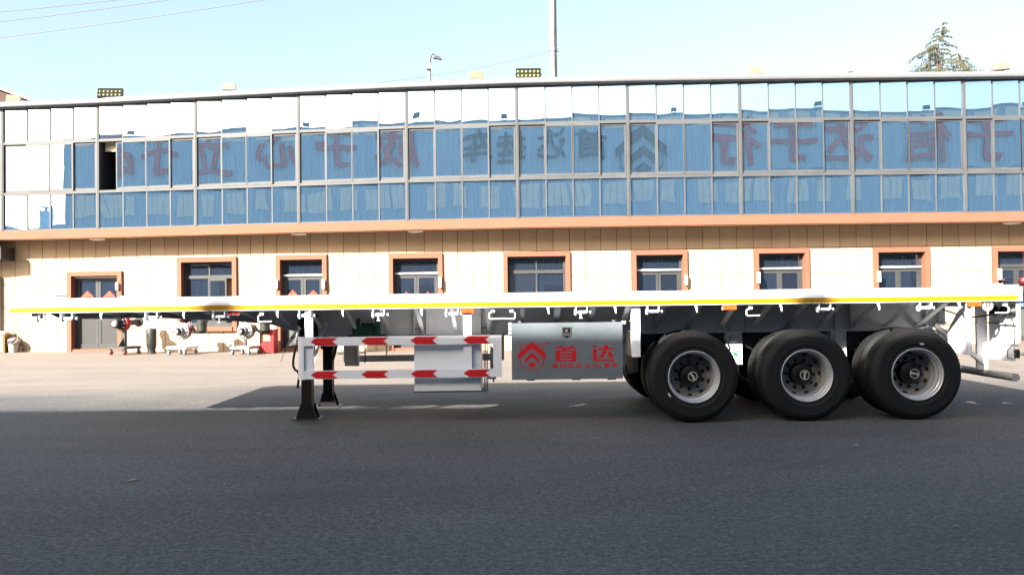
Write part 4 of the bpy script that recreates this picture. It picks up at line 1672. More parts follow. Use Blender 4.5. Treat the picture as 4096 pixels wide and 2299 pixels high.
# white side box on its hangers
xa, xb = X(1657, 9.11, 1450), X(1924, 9.11, 1450)
mb = MB()
mb.box(xa, xb, 9.105, 9.60, .398, .985)
wb = mb.build('side_box', 'white_paint', trl, smooth=False)
mb = MB()
mb.box(xb + .0005, xb + .06, 9.14, 9.18, .385, .42)
mb.box(xa - .02, xb + .06, 9.20, 9.24, .370, .397)
for k in (.016, .034, .052):
    mb.cyl((xb + .02 + k, 9.16 + k, .38), (xb + .02 + k, 9.16 + k, 1.02), .006, seg=8)
mb.bar((xb + .12, 9.45, .60), (xb + .12, 9.55, 1.05), .045, .008)
mb.box(xb + .06, xb + .17, 9.34, 9.37, .505, .535)
mb.box(xb + .13, xb + .15, 9.34, 9.37, .47, .504)
mb.build('box_bracket', 'galvanised', wb, smooth=False)
mb = MB()
mb.cyl((xa + .04, 9.2, .38), (xa + .04, 9.2, .397), .01, seg=8)
mb.cyl((xb - .18, 9.1045, .62), (xb - .18, 9.101, .62), .005, seg=8)
mb.build('box_bolt', 'dark_steel', wb)

# galvanised tool box with red print
tx0, tx1 = X(2044.5), X(2488.5)
tz0, tz1 = .522, 1.180
mb = MB()
mb.box(tx0 + .008, tx1 - .008, TY + .062, TY + .52, tz0 + .004, tz1 - .004)
tb = mb.build('tool_box', 'galvanised', trl, smooth=False)
mb = MB()
e = .010
mb.hexa([(tx0, TY + .0615, tz0), (tx1, TY + .0615, tz0), (tx1, TY + .045, tz0), (tx0, TY + .045, tz0), (tx0, TY + .0615, tz1), (tx1, TY + .0615, tz1), (tx1, TY + .045, tz1), (tx0, TY + .045, tz1)])
mb.build('box_door', 'galvanised', tb, smooth=False)
mb = MB()
for fx in (.17, .58, .92):
    xm = tx0 + (tx1 - tx0) * (fx if fx < .9 else .90)
    mb.box(xm - .048, xm + .048, TY + .05, TY + .09, tz0 - .012, tz0 - .0005)
mb.build('box_foot', 'dark_steel', tb, smooth=False)
lx0, lz0 = tx0 + (955 - 160) * .000808, tz1 - .095
mb = MB()
mb.box(lx0 - .058, lx0 + .058, TY + .038, TY + .0445, lz0 - .055, lz0 + .048)
lt = mb.build('latch', 'bright_steel', tb, smooth=False)
mb = MB()
mb.box(lx0 - .044, lx0 + .044, TY + .034, TY + .0375, lz0 - .035, lz0 + .038)
mb.prism([(lx0 - .045, lz0 - .0555), (lx0 + .045, lz0 - .0555), (lx0, lz0 - .085)], TY + .0395, TY + .0445)
mb.build('latch_recess', 'black_steel', lt, smooth=False)
mb = MB()
mb.cyl((lx0, TY + .033, lz0 + .004), (lx0, TY + .018, lz0 + .004), .016, seg=14)
mb.box(lx0 - .035, lx0 + .035, TY + .026, TY + .0335, lz0 - .026, lz0 - .018)
for sx in (-1, 1):
    for sz in (-1, 1):
        mb.cyl((lx0 + sx * .051, TY + .0375, lz0 - .003 + sz * .044), (lx0 + sx * .051, TY + .033, lz0 - .003 + sz * .044), .005, seg=8)
mb.build('latch_knob', 'bright_steel', lt)
mb = MB()
for fx in (.075, .925):
    xm = tx0 + (tx1 - tx0) * fx
    mb.box(xm - .012, xm + .012, TY + .07, TY + .09, tz1 - .003, tz1 + .022)
    mb.cyl((xm - .018, TY + .08, tz1 + .016), (xm + .018, TY + .08, tz1 + .016), .009, seg=8)
mb.build('lid_catch', 'bright_steel', tb)
mb = MB()
for zz in (1.165, 1.105, 1.06):
    mb.cyl((tx0 - .036, TY + .10, zz), (tx0 + .004, TY + .10, zz), .016, seg=10)
mb.box(tx0 - .03, tx0 - .001, TY + .12, TY + .17, 1.03, 1.19)
mb.prism([(tx1 + .001, 1.19), (tx1 + .045, 1.19), (tx1 + .045, 1.165), (tx1 + .012, 1.14), (tx1 + .001, 1.14)], TY + .08, TY + .14)
mb.build('box_mount', 'white_paint', tb)
SC = .000808


def bx(px, py):                                # crop pixel of the front -> (x, z) on the door
    return (tx0 + ((px - 160) - .0105 * (py - 517)) * SC, tz1 - ((py - 517) + .0106 * (px - 160)) * SC)


def printed(polys, name, m, par=tb):
    mb_ = MB()
    for i_, p_ in enumerate(polys):
        mb_.prism([bx(*q_) for q_ in p_], TY + .0432 + .00012 * (i_ % 6), TY + .0448)
    return mb_.build(name, m, par, smooth=False)


def strip(pts_, w_):
    out_ = []
    for (xa, ya), (xb, yb) in zip(pts_[:-1], pts_[1:]):
        L_ = math.hypot(xb - xa, yb - ya)
        dx, dy = (xb - xa) / L_ * w_ / 2, (yb - ya) / L_ * w_ / 2
        xa, ya, xb, yb = xa - dx, ya - dy, xb + dx, yb + dy
        out_.append([(xa - dy, ya + dx), (xb - dy, yb + dx), (xb + dy, yb - dx), (xa + dy, ya - dx)])
    return out_


def rect(x0, y0, x1, y1):
    return [(x0, y0), (x1, y0), (x1, y1), (x0, y1)]


emb = [[(455, 778), (660, 950), (660, 1047), (455, 880)], [(455, 778), (455, 880), (253, 1050), (253, 955)],
       [(455, 937), (560, 1022), (560, 1090), (455, 1005)], [(455, 937), (455, 1005), (355, 1092), (355, 1025)],
       [(455, 1065), (528, 1118), (458, 1155), (388, 1120)]]
emb += strip([(292, 915), (292, 837), (400, 828)], 13) + strip([(508, 826), (619, 835), (619, 915)], 13)
emb += strip([(296, 1022), (296, 1136), (459, 1196), (620, 1131), (620, 1018)], 13)
printed(emb, 'emblem', 'print_red')
ring = [[(672 + 29 * math.cos(t), 806 + 27 * math.sin(t)), (672 + 29 * math.cos(t + .4), 806 + 27 * math.sin(t + .4)), (672 + 23 * math.cos(t + .4), 806 + 21 * math.sin(t + .4)), (672 + 23 * math.cos(t), 806 + 21 * math.sin(t))] for t in [2 * math.pi * k / 16 for k in range(16)]]
ring += strip([(664, 820), (664, 793), (676, 794), (680, 800), (676, 806), (666, 807)], 5) + strip([(672, 808), (682, 820)], 5)
printed(ring, 'registered_mark', 'print_red')
han1 = [[(838, 842), (880, 842), (893, 862), (850, 862)], [(1006, 838), (1050, 838), (1038, 862), (994, 862)], rect(793, 862, 1097, 887),
        [(905, 887), (965, 887), (948, 909), (884, 909)], rect(800, 909, 1097, 932), rect(800, 932, 862, 1050), [(800, 1050), (862, 1050), (862, 1068), (820, 1068)],
        rect(1030, 932, 1097, 1068), rect(862, 952, 1030, 978), rect(862, 998, 1030, 1024), rect(862, 1042, 1030, 1068)]
han2 = [rect(1335, 835, 1392, 865), rect(1338, 885, 1393, 1040), [(1338, 1040), (1642, 1036), (1642, 1061), (1365, 1064)], [(1338, 1040), (1365, 1064), (1345, 1058)],
        rect(1418, 868, 1642, 893), rect(1500, 830, 1557, 868), [(1492, 893), (1552, 893), (1488, 1017), (1422, 1017)], [(1545, 930), (1602, 930), (1642, 1016), (1577, 1016)]]
printed(han1, 'lettering', 'print_red')
printed(han2, 'lettering', 'print_red')
t0, t1, tm = 1107, 1151, 1129
w_ = 17
LETS = []
LETS += [strip([(824, t0), (762, t0), (762, tm), (820, tm), (820, t1), (756, t1)], w_)]
LETS += [strip([(874, t0), (874, t1)], w_) + strip([(934, t0), (934, t1)], w_) + strip([(874, tm), (934, tm)], w_)]
LETS += [strip([(988, t0), (1047, t0), (1047, t1), (988, t1), (988, t0)], w_)]
LETS += [strip([(1104, t0), (1158, t0), (1165, t0 + 8), (1165, t1 - 8), (1158, t1), (1104, t1), (1104, t0)], w_)]
LETS += [[[(1212, 1158), (1243, 1100), (1263, 1100), (1232, 1158)], [(1243, 1100), (1263, 1100), (1296, 1158), (1276, 1158)], rect(1232, 1135, 1278, 1147)]]
LETS += [strip([(1347, t0), (1347, t1)], w_)]
LETS += [strip([(1404, t0), (1404, t1 - 2), (1456, t1 - 2)], w_)]
LETS += [strip([(1568, t0 - 4), (1512, t0 - 4), (1512, t1 - 4), (1568, t1 - 4)], w_) + strip([(1512, tm - 4), (1564, tm - 4)], w_)]
LETS += [strip([(1619, t1 - 4), (1619, t0 - 6), (1674, t0 - 6), (1678, tm - 8), (1619, tm - 4)], w_) + [[(1645, 1127), (1665, 1127), (1690, 1147), (1668, 1147)]]]
for q_ in LETS:
    printed(q_, 'letter', 'print_red')

# chain hoist on the near beam (spare wheel carrier) with its chain
hy = YBN - .14
mb = MB()
def hb(a, b, c, d, y0, y1):                    # crop pixels of the hoist close-up
    k = 440 / 2576
    p_, q_ = W(1280 + a * k, 1220 + c * k, hy), W(1280 + b * k, 1220 + d * k, hy)
    mb.box(p_.x, q_.x, hy + y0, hy + y1, q_.z, p_.z)
hb(760, 1240, 510, 700, -.02, .10)
hb(845, 930, 315, 509, .0, .03)
hb(1300, 1410, 315, 700, -.04, .03)
hb(1241, 1299, 470, 700, -.01, .06)
hb(950, 1235, 420, 509, .02, .09)
hb(1000, 1200, 545, 575, -.03, -.0205)
hs = mb.build('chain_hoist', 'hoist_green', trl, smooth=False)
mb = MB()
k = 440 / 2576
for a, c in ((1380, 345), (1380, 600), (870, 345), (850, 640), (1215, 640), (1110, 480)):
    p_ = W(1280 + a * k, 1220 + c * k, hy)
    mb.cyl((p_.x, hy - .055, p_.z), (p_.x, hy - .03, p_.z), .010, seg=8)
mb.build('bolt', 'galvanised', hs)
mb = MB()
hb(650, 1500, 701, 740, .0, .12)
mb.build('hoist_base', 'dark_steel', hs, smooth=False)


def chain(p_, n_, par, m):
    mb_ = MB()
    for i_ in range(n_):
        c_ = p_ - Vector((0, 0, .026 * i_))
        pts_ = []
        for j in range(10):
            t_ = 2 * math.pi * j / 10
            o_ = Vector((.010 * math.cos(t_), 0, .019 * math.sin(t_))) if i_ % 2 else Vector((0, .010 * math.cos(t_), .019 * math.sin(t_)))
            pts_.append(c_ + o_)
        mb_.tube(pts_, .0042, 5, closed=True)
    return mb_.build('chain', m, par)


chain(W(1280 + 1050 * k, 1335, hy + .05), 14, hs, 'rust')
chain(W(1280 + 1555 * k, 1345, hy + .05), 10, hs, 'black_steel')

# front mudguard post and flap
mb = MB()
mb.box(X(2538), X(2560), TY + .05, TY + .056, .77, ZB - .002)
mb.box(X(2527), X(2537), TY + .0565, TY + .14, .77, ZB - .002)
mb.hexa([(X(2527), TY + .056, .77), (X(2538), TY + .05, .77), (X(2538), TY + .06, .77), (X(2528), TY + .07, .77), (X(2527), TY + .056, ZB - .002), (X(2538), TY + .05, ZB - .002), (X(2538), TY + .06, ZB - .002), (X(2528), TY + .07, ZB - .002)])
mg = mb.build('mudguard_post', 'white_paint', trl, smooth=False)
mb = MB()
mb.box(X(2528), X(2549), TY + .058, TY + .50, .595, .769)
mb.build('rubber_flap', 'rubber', mg, smooth=False)
mb = MB()
mb.box(X(2528), X(2534), TY + .145, TY + .52, .77, 1.06)
mb.bar((X(2520), TY + .1, 1.19), (X(2542), TY + .1, 1.19), .03, .008, (0, 1, 0))
mb.build('mudguard_plate', 'frame_paint', mg, smooth=False)

# ------------------------------------------------------------------ wheels, axles, suspension
WX = [W(2775, 1506.6, TY + .03).x, W(3226, 1497, TY + .03).x, W(3668, 1489, TY + .03).x]
WZ = .5325
RO = .5325
tp = [(.292, .258), (.300, .268), (.312, .273), (.316, .2785), (.322, .2785), (.326, .276), (.352, .2815), (.356, .2845), (.362, .2845), (.366, .2835), (.410, .288), (.430, .288), (.448, .2865), (.452, .289), (.458, .288), (.462, .284), (.470, .282), (.497, .272), (.514, .258), (.5245, .245), (.529, .225),
      (.530, .190), (.519, .187), (.519, .178), (.531, .175), (.5315, .150), (.520, .147), (.520, .138), (.532, .135)]
tp = [(r, a - .145) for r, a in tp]
tpf = tp + [(r, -a) for r, a in reversed(tp)]
SEG = 160
nT = len(tpf)


def wob(i, k_):
    j = min(i, nT - 1 - i)
    if j in (18, 19):
        return -.004 if k_ % 2 else .001
    if j == 20:
        return -.002 if k_ % 2 else 0
    return 0


mb = MB()
mb.lathe(tpf, (0, 0, 0), 'y', SEG, wob=wob)
tyre_me = mb.mesh('tyre', 'rubber')
# flat contact patch
for v in tyre_me.vertices:
    if v.co.z < -RO + .012:
        v.co.z = -RO + .0025 + (v.co.z + RO) * .15
rp = [(.300, -.128), (.300, -.120), (.290, -.112), (.280, -.095), (.268, -.080), (.262, -.05), (.255, .0), (.252, .05), (.250, .085), (.240, .105), (.226, .118)]
mb = MB()
mb.lathe([(.292, -.112), (.302, -.118), (.3055, -.127), (.303, -.135), (.296, -.137), (.290, -.132), (.287, -.122), (.286, -.108), (.283, -.098), (.276, -.092), (.2745, -.080), (.274, -.052),
          (.271, -.044), (.262, -.040), (.2605, -.02), (.2595, .03), (.2545, .068)], (0, 0, 0), 'y', 72)
mb.lathe([(.298, .118), (.304, .127), (.302, .134), (.29, .13), (.276, .094), (.262, .05), (.256, .075)], (0, 0, 0), 'y', 48)
rim_me = mb.mesh('rim', 'wheel_silver')
mb = MB()
mb.lathe([(.2535, .068), (.246, .094), (.232, .116), (.214, .126), (.200, .122), (.13, .122), (.125, .14)], (0, 0, 0), 'y', 64)
disc_me = mb.mesh('wheel_disc', 'wheel_disc')
mb = MB()
for k in range(10):
    t = 2 * math.pi * (k + .5) / 10
    c = Vector((.236 * math.cos(t), .1075, .236 * math.sin(t)))
    nrm = Vector((math.cos(t) * -.80, -.6, math.sin(t) * -.80)).normalized()
    tang = Vector((-math.sin(t), 0, math.cos(t)))
    up_ = nrm.cross(tang)
    vs = [c + nrm * .003 + tang * (.031 * math.cos(a_)) + up_ * (.022 * math.sin(a_)) for a_ in [2 * math.pi * j / 14 for j in range(14)]]
    mb.add(vs, [tuple(range(14))])
hole_me = mb.mesh('hand_holes', 'hole_black', smooth=False)
mb = MB()
mb.cyl((0, .1215, 0), (0, .100, 0), .0215, .019, seg=8)
mb.cyl((0, .0995, 0), (0, .080, 0), .010, seg=8)
nut_me = mb.mesh('wheel_nut', 'black_steel')
mb = MB()
mb.lathe([(.134, .1215), (.134, .05), (.128, .02), (.105, .005), (.080, -.002), (.075, -.020), (.069, -.05), (.060, -.06), (.0, -.062)], (0, 0, 0), 'y', 40)
hub_me = mb.mesh('hub', 'black_steel')
mb = MB()
mb.lathe([(.050, -.0635), (.054, -.0635), (.054, -.061), (.050, -.061)], (0, 0, 0), 'y', 40, closed=True)
badge_me = mb.mesh('badge_ring', 'print_white')
fuwa = text_mesh('Fuwa', .042, .0006, .0006, .15)
fuwa.materials.append(M['print_white'])
mb = MB()
mb.box(-.024, .024, -.0012, .0, -.009, .009)
sticker_me = mb.mesh('sticker', 'paper_white', smooth=False)
mb = MB()
mb.lathe([(.05, -.14), (.20, -.12), (.205, .02), (.17, .03)], (0, 0, 0), 'y', 32)
drum_me = mb.mesh('brake_drum', 'black_steel')

YO = TY + .145                                  # centre of the outer near tyre
rot0 = [126, -94, 174]
for i, x in enumerate(WX):
    ph = random.uniform(0, 6)
    for j, yc in enumerate((YO, YO + .335, TYF - .145 - .335, TYF - .145)):
        w_ = empty('wheel', (x, yc, WZ), trl)
        put('tyre', tyre_me, w_, (x, yc, WZ))
        flip = j in (1, 3)
        fz = R(180) if flip else 0
        put('rim', rim_me, w_, (x, yc, WZ), (0, 0, fz))
        put('wheel_disc', disc_me, w_, (x, yc, WZ), (0, 0, fz))
        if j == 0:
            rr_ = [R(0), R(17), R(8)][i]
            put('hand_holes', hole_me, w_, (x, yc, WZ), (0, rr_, 0))
            for k in range(10):
                t = 2 * math.pi * k / 10 + rr_ + .3
                put('wheel_nut', nut_me, w_, (x + .1675 * math.cos(t), yc, WZ + .1675 * math.sin(t)))
            h_ = put('hub', hub_me, w_, (x, yc, WZ))
            put('badge_ring', badge_me, w_, (x, yc, WZ))
            put('lettering', fuwa, w_, (x, yc - .0632, WZ), (R(90), -R(rot0[i]), 0))
            if i != 1:
                t = R(215) if i == 0 else R(82)
                rs = .355
                put('sticker', sticker_me, w_, (x + rs * math.cos(t), yc - .1405, WZ + rs * math.sin(t)), (0, R(60) if i == 0 else R(8), 0))
        if j in (1, 2):
            put('brake_drum', drum_me, w_, (x, yc, WZ), (0, 0, R(180) if j == 1 else 0))
    mb = MB()
    mb.cyl((x, YO + .4, WZ), (x, TYF - .145 - .4, WZ), .065, seg=16)
    mb.build('axle', 'black_steel', trl)
mids = [WX[0] - .655, (WX[0] + WX[1]) / 2, (WX[1] + WX[2]) / 2, WX[2] + .66]
for s in (-1, 1):
    ys = YBN - .02 if s < 0 else TC + .52
    yn, yf = ys - .06, ys + .06
    for k, x in enumerate(mids):
        mb = MB()
        if k in (1, 2):
            pl = [(x - .10, 1.012), (x + .10, 1.012), (x + .10, .615), (x - .055, .615), (x - .10, .70)]
        else:
            pl = [(x - .10, 1.012), (x + .10, 1.012), (x + .09, .66), (x - .07, .62)]
        mb.prism(pl, yn, yn + .010)
        mb.prism(pl, yf - .010, yf)
        mb.box(x - .1, x + .1, yn + .0105, yf - .0105, 1.0, 1.0115)
        hg = mb.build('spring_hanger', 'frame_paint', trl, smooth=False)
        mb = MB()
        mb.lathe([(.0, -.035), (.035, -.035), (.055, -.02), (.058, .0)], (x - .01, yn - .001, .945), 'y', 24)
        mb.build('pivot_cap', 'frame_paint', hg)
        mb = MB()
        mb.cyl((x + .01, yn - .014, .745), (x + .01, yn - .0005, .745), .024, seg=16)
        mb.build('green_cap', 'cap_green', hg)
        mb = MB()
        mb.box(x - .01, x + .055, yn + .002, yn + .012, .52, .6145)
        mb.cyl((x + .022, yn - .002, .565), (x + .022, yn + .0015, .565), .016, seg=10)
        mb.build('lower_tab', 'galvanised', hg, smooth=False)
    for k, x in enumerate(WX):                  # leaf springs over each axle
        mb = MB()
        for q in range(5):
            L_ = .58 - .075 * q
            z0 = .70 - .016 * q
            arc = [(x - L_ + 2 * L_ * t / 8, ys, z0 + .20 * ((t / 4 - 1) ** 2) * (L_ / .58) ** 2) for t in range(9)]
            for a_, b_ in zip(arc[:-1], arc[1:]):
                mb.hexa([(a_[0], ys - .04, a_[2] - .007), (b_[0], ys - .04, b_[2] - .007), (b_[0], ys + .04, b_[2] - .007), (a_[0], ys + .04, a_[2] - .007),
                         (a_[0], ys - .04, a_[2] + .007), (b_[0], ys - .04, b_[2] + .007), (b_[0], ys + .04, b_[2] + .007), (a_[0], ys + .04, a_[2] + .007)])
        mb.box(x - .07, x + .07, ys - .05, ys + .05, .59, .62)
        mb.build('leaf_spring', 'black_steel', trl, smooth=False)
        mb = MB()
        mb.prism([(x - .50, .985), (x - .34, 1.008), (x + .34, 1.008), (x + .50, .985), (x + .56, .86), (x + .40, .86), (x + .30, .97), (x - .30, .97), (x - .40, .86), (x - .56, .86)], ys - .03, ys + .03)
        mb.build('equaliser', 'black_steel', trl, smooth=False)
mb = MB()
mb.cyl((mids[1] - .4, TC - .2, 1.09), (mids[1] + .5, TC - .2, 1.09), .12, seg=20)
mb.build('air_tank', 'black_steel', trl)
mb = MB()
mb.box(mids[1] - .3, mids[1] + 1.6, TC + .30, TC + .34, .78, .88)
mb.build('brake_beam', 'white_paint', trl, smooth=False)

# ------------------------------------------------------------------ rear end
xr = X(3884)
mb = MB()
mb.prism_x([(TY + .07, .742), (TY + .52, .742), (TY + .52, 1.02), (TY + .30, 1.25), (TY + .07, ZB - .002)], xr - .012, xr - .004)
rp_ = mb.build('rear_mudguard', 'white_paint', trl, smooth=False)
mb = MB()
mb.box(X(3865), xr, TY + .045, TY + .0695, .742, ZB - .002)
mb.build('mudguard_edge', 'white_paint', rp_, smooth=False)
# bumper tube with hangers
xb_ = X(4059, TY + .06, 1508)
mb = MB()
mb.cyl((xb_, TY + .04, .478), (xb_, TYF - .04, .478), .048, seg=28)
bm_ = mb.build('rear_bumper', 'grey_paint', trl)
for yy in (TC - .62, TC + .62):
    mb = MB()
    mb.box(xb_ - .02, xb_ + .03, yy - .006, yy + .006, .52, ZB - .01)
    mb.box(xb_ - .10, xb_ - .0205, yy - .006, yy + .03, .52, ZB - .01)
    mb.bar((xb_ - .02, yy, .60), (xb_ - .62, yy, 1.08), .05, .05, (0, 1, 0))
    mb.box(xb_ - .6, xb_ - .1005, yy - .01, yy + .01, 1.07, 1.085)
    mb.build('bumper_hanger', 'frame_paint', bm_, smooth=False)
# rear lamp board
xl = X(4079, TY + .06) - .015
mb = MB()
mb.box(xl - .006, xl, TY + .05, TY + .62, .845, ZB - .002)
mb.box(xl - .035, xl + .012, TY + .045, TY + .0495, .845, ZB - .002)
bd = mb.build('lamp_board', 'white_paint', trl, smooth=False)
mb = MB()
mb.box(xl - .03, xl - .0065, TY + .07, TY + .60, .835, .86)
mb.box(xl - .035, xl - .0065, TY + .07, TY + .60, 1.085, 1.105)
mb.build('board_stay', 'grey_paint', bd, smooth=False)
mb = MB()
mb.box(xl - .04, xl - .034, TY + .07, TY + .64, .655, .830)
mb.build('plate_holder', 'white_paint', bd, smooth=False)
for k, yy in enumerate((TY + .12, TY + .30, TY + .48)):
    mb = MB()
    mb.lathe([(.0, -.075), (.03, -.07), (.045, -.05), (.062, -.03), (.066, -.007)], (xl - .006, yy, 1.245), 'x', 20)
    lm = mb.build('tail_lamp', 'plastic_black', bd)
mb = MB()
mb.tube([(xl - .08, TY + .12, 1.24), (xl - .12, TY + .2, 1.20), (xl - .10, TY + .34, 1.22), (xl - .14, TY + .45, 1.19), (xl - .30, TY + .55, 1.16), (xl - .62, TY + .55, 1.27)], .010, 6)
mb.tube([(xl - .08, TY + .14, 1.24), (xl - .05, TY + .09, 1.15), (xl - .03, TY + .09, .98), (xl - .03, TY + .10, .87), (xl - .05, TY + .2, .78), (xl - .05, TY + .2, .70), (xl - .04, TY + .1, .685)], .005, 6)
mb.build('cable', 'plastic_black', bd)
mb = MB()
mb.box(xl - .045, xl + .0, TY + .05, TY + .09, .70, .80)
ol = mb.build('outline_lamp', 'plastic_black', bd, smooth=False)
mb = MB()
mb.cyl((xl + .0005, TY + .07, .745), (xl + .05, TY + .07, .755), .014, seg=10)
mb.lathe([(.0, .0), (.02, .004), (.030, .016), (.032, .04), (.026, .06), (.0, .065)], (xl + .03, TY + .07, .757), 'x', 18)
mb.build('lamp_lens', 'lamp_white', ol)
mb = MB()
mb.box(X(3905), xl - .01, TC - .56, TC - .54, 1.30, ZB - .002)
mb.build('rear_bracket', 'grey_paint', trl, smooth=False)

# ------------------------------------------------------------------ things along the wall


def ground_at(px, py):
    d = W(px, py, 10) - Vector((0, 0, H))
    t = -H / d.z
    return Vector((d.x * t, d.y * t, 0))


def by_wall(px, off):
    """a spot on the ground in line with pixel column px, off metres in front of the wall"""
    Y = yg(px) + OVER - off
    return Vector(((px + ROLL * -H * F / Y - CX) * Y / F, Y, gz(Y)))


def axle_stand(pos, yaw, style, label, cw='caster_grey', cb='lamp_white', cart=.56):
    """a trolley with a post that carries a cut piece of axle; local +x is the way the hub faces"""
    root = empty('axle_stand', pos)
    tag(root, label, 'axle stand', 'axle samples on trolleys along the wall')
    T = Matrix.Translation(pos) @ Matrix.Rotation(yaw, 4, 'Z')
    h = cart / 2
    mb_ = MB(T)
    zt = .215
    for (a, b, c, d) in ((-h, h, -h, -h + .06), (-h, h, h - .06, h), (-h, -h + .06, -h + .0605, h - .0605), (h - .06, h, -h + .0605, h - .0605), (-.06, .06, -h + .0605, h - .0605)):
        mb_.box(a, b, c, d, .15, zt)
    mb_.build('base_frame', cb, root, smooth=False)
    for sx in (-1, 1):
        for sy in (-1, 1):
            mb_ = MB(T)
            cx, cy = sx * (h - .05), sy * (h - .05)
            mb_.box(cx - .035, cx + .035, cy - .035, cy + .035, .138, .1495)
            for s in (-1, 1):
                mb_.box(cx - .03, cx + .02, cy + s * .024 - .003, cy + s * .024 + .003, .05, .1375)
            c_ = mb_.build('caster', 'galvanised', root, smooth=False)
            mb_ = MB(T)
            mb_.cyl((cx - .012, cy - .019, .056), (cx - .012, cy + .019, .056), .055, seg=18)
            mb_.build('caster_wheel', cw, c_)
    ah = .815 if style == 'black' else .60
    pc = cb if style != 'dark' else 'dark_steel'
    mb_ = MB(T)
    pw = .042 if style == 'black' else .028
    mb_.box(-pw, pw, -pw, pw, zt + .0005, ah - .06)
    if style == 'black':
        mb_.hexa([(pw + .003, -.006, zt + .0005), (.22, -.006, zt + .0005), (.22, .006, zt + .0005), (pw + .003, .006, zt + .0005), (pw + .0005, -.006, zt + .22), (.055, -.006, zt + .22), (.055, .006, zt + .22), (pw + .0005, .006, zt + .22)])
    mb_.build('post', pc, root, smooth=False)
    A = T @ Matrix.Translation((0, 0, ah))
    if style == 'black':
        mb_ = MB(A)
        mb_.box(-.45, -.02, -.075, .075, -.06, .09)
        mb_.cyl((-.50, 0, .02), (-.44, 0, .02), .13, seg=24)
        mb_.build('axle_beam', 'dark_steel', root)
        mb_ = MB(A)
        mb_.lathe([(.10, -.02), (.20, -.02), (.205, .03), (.20, .10), (.16, .11)], (0, 0, 0), 'x', 36)
        mb_.build('brake_drum', 'box_red', root)
        mb_ = MB(A)
        mb_.lathe([(.17, .105), (.175, .13), (.14, .16), (.125, .24), (.11, .32), (.08, .335), (.0, .337)], (0, 0, 0), 'x', 32)
        hb_ = mb_.build('hub', 'black_steel', root)
        for k in range(10):
            t = 6.283 * k / 10
            mb_ = MB(A)
            mb_.cyl((.13, .165 * math.cos(t), .165 * math.sin(t)), (.19, .165 * math.cos(t), .165 * math.sin(t)), .013, seg=6)
            mb_.build('wheel_stud', 'bright_steel', hb_)
        mb_ = MB(A)
        mb_.box(-.14, -.06, -.2, -.12, -.12, .16)
        mb_.build('slack_adjuster', 'bright_steel', root, smooth=False)
        mb_ = MB(A)
        mb_.lathe([(.0, .342), (.066, .342), (.07, .336)], (0, 0, 0), 'x', 24)
        mb_.build('hub_cap', 'lamp_white', hb_)
        mb_ = MB(A)
        mb_.add([(.3435, -.045, -.02), (.3435, .045, -.02), (.3435, .025, .012), (.3435, 0, .038), (.3435, -.025, .012)], [(0, 1, 2, 3, 4)])
        mb_.build('emblem', 'black_steel', hb_, smooth=False)
    else:
        mb_ = MB(A)
        mb_.lathe([(.06, -.14), (.19, -.14), (.205, -.12), (.21, .0), (.215, .035), (.19, .045), (.175, .05), (.12, .06), (.105, .16), (.09, .165)], (0, 0, 0), 'x', 40)
        hb_ = mb_.build('hub', 'cast_silver', root)
        for k in range(10):
            t = 6.283 * k / 10
            mb_ = MB(A)
            mb_.cyl((.066, .16 * math.cos(t), .16 * math.sin(t)), (.10, .16 * math.cos(t), .16 * math.sin(t)), .013, seg=6)
            mb_.cyl((.046, .16 * math.cos(t), .16 * math.sin(t)), (.0665, .16 * math.cos(t), .16 * math.sin(t)), .022, seg=6)
            mb_.build('wheel_stud', 'bright_steel', hb_)
        mb_ = MB(A)
        mb_.lathe([(.085, .14), (.078, .21), (.06, .235), (.0, .236)], (0, 0, 0), 'x', 24)
        cp_ = mb_.build('hub_cap', 'black_steel', hb_)
        mb_ = MB(A)
        mb_.lathe([(.0, .2395), (.045, .2395), (.05, .236)], (0, 0, 0), 'x', 20)
        mb_.build('cap_badge', 'cast_silver', hb_)
        mb_ = MB(A)
        mb_.lathe([(.15, -.13), (.212, -.11), (.222, -.06), (.16, -.05)], (0, 0, 0), 'x', 32)
        mb_.build('brake_shoe', 'box_red' if style == 'silver' else 'rust', hb_)
        mb_ = MB(A)
        mb_.cyl((-.45, 0, 0), (-.14, 0, 0), .06, seg=16)
        mb_.box(-.30, -.20, -.09, .09, -.08, .16)
        mb_.build('axle_beam', 'cast_silver', root)
        # trailing arm and air spring to the right (local +y side)
        A2 = Matrix.Translation(pos + Vector((0, 0.1, ah)))
        mb_ = MB(A2)
        mb_.tube([(.10, 0, .13), (.22, 0, .12), (.27, 0, .02), (.31, 0, -.03), (.40, 0, -.05), (.56, 0, -.04)], .028, 8)
        mb_.tube([(-.28, 0, -.02), (-.18, 0, .06), (-.12, 0, .22), (-.08, 0, .30)], .022, 8)
        mb_.build('trailing_arm', 'black_steel', root)
        mb_ = MB(A2)
        mb_.lathe([(.0, -.02), (.11, -.02), (.125, .0), (.125, .26), (.10, .28), (.0, .28)], (.47, 0, .0), 'z', 28)
        mb_.build('air_spring', 'plastic_black', root)
        mb_ = MB(A2)
        for q_ in (.13, .17, .21):
            mb_.cyl((q_, -.03, .10), (q_, -.03, .24), .014, seg=8)
        mb_.cyl((-.13, -.02, .26), (-.02, -.02, .12), .03, seg=10)
        mb_.build('u_bolt', 'bright_steel', root)
    return root


p = by_wall(500, 1.15)
axle_stand(p, R(250), 'black', 'dark trolley with red casters holding a black axle end', 'caster_red', 'dark_steel')
p = by_wall(731, 1.15)
axle_stand(p, R(257), 'silver', 'white trolley holding a silver wheel hub beside the black bin')
p = by_wall(983, 1.15)
axle_stand(p, R(257), 'dark', 'dark framed trolley holding a silver wheel hub beside the red box', 'caster_grey', 'galvanised')
p = by_wall(1364, 1.0)
axle_stand(p, R(200), 'silver2', 'white trolley half hidden behind the far landing leg')

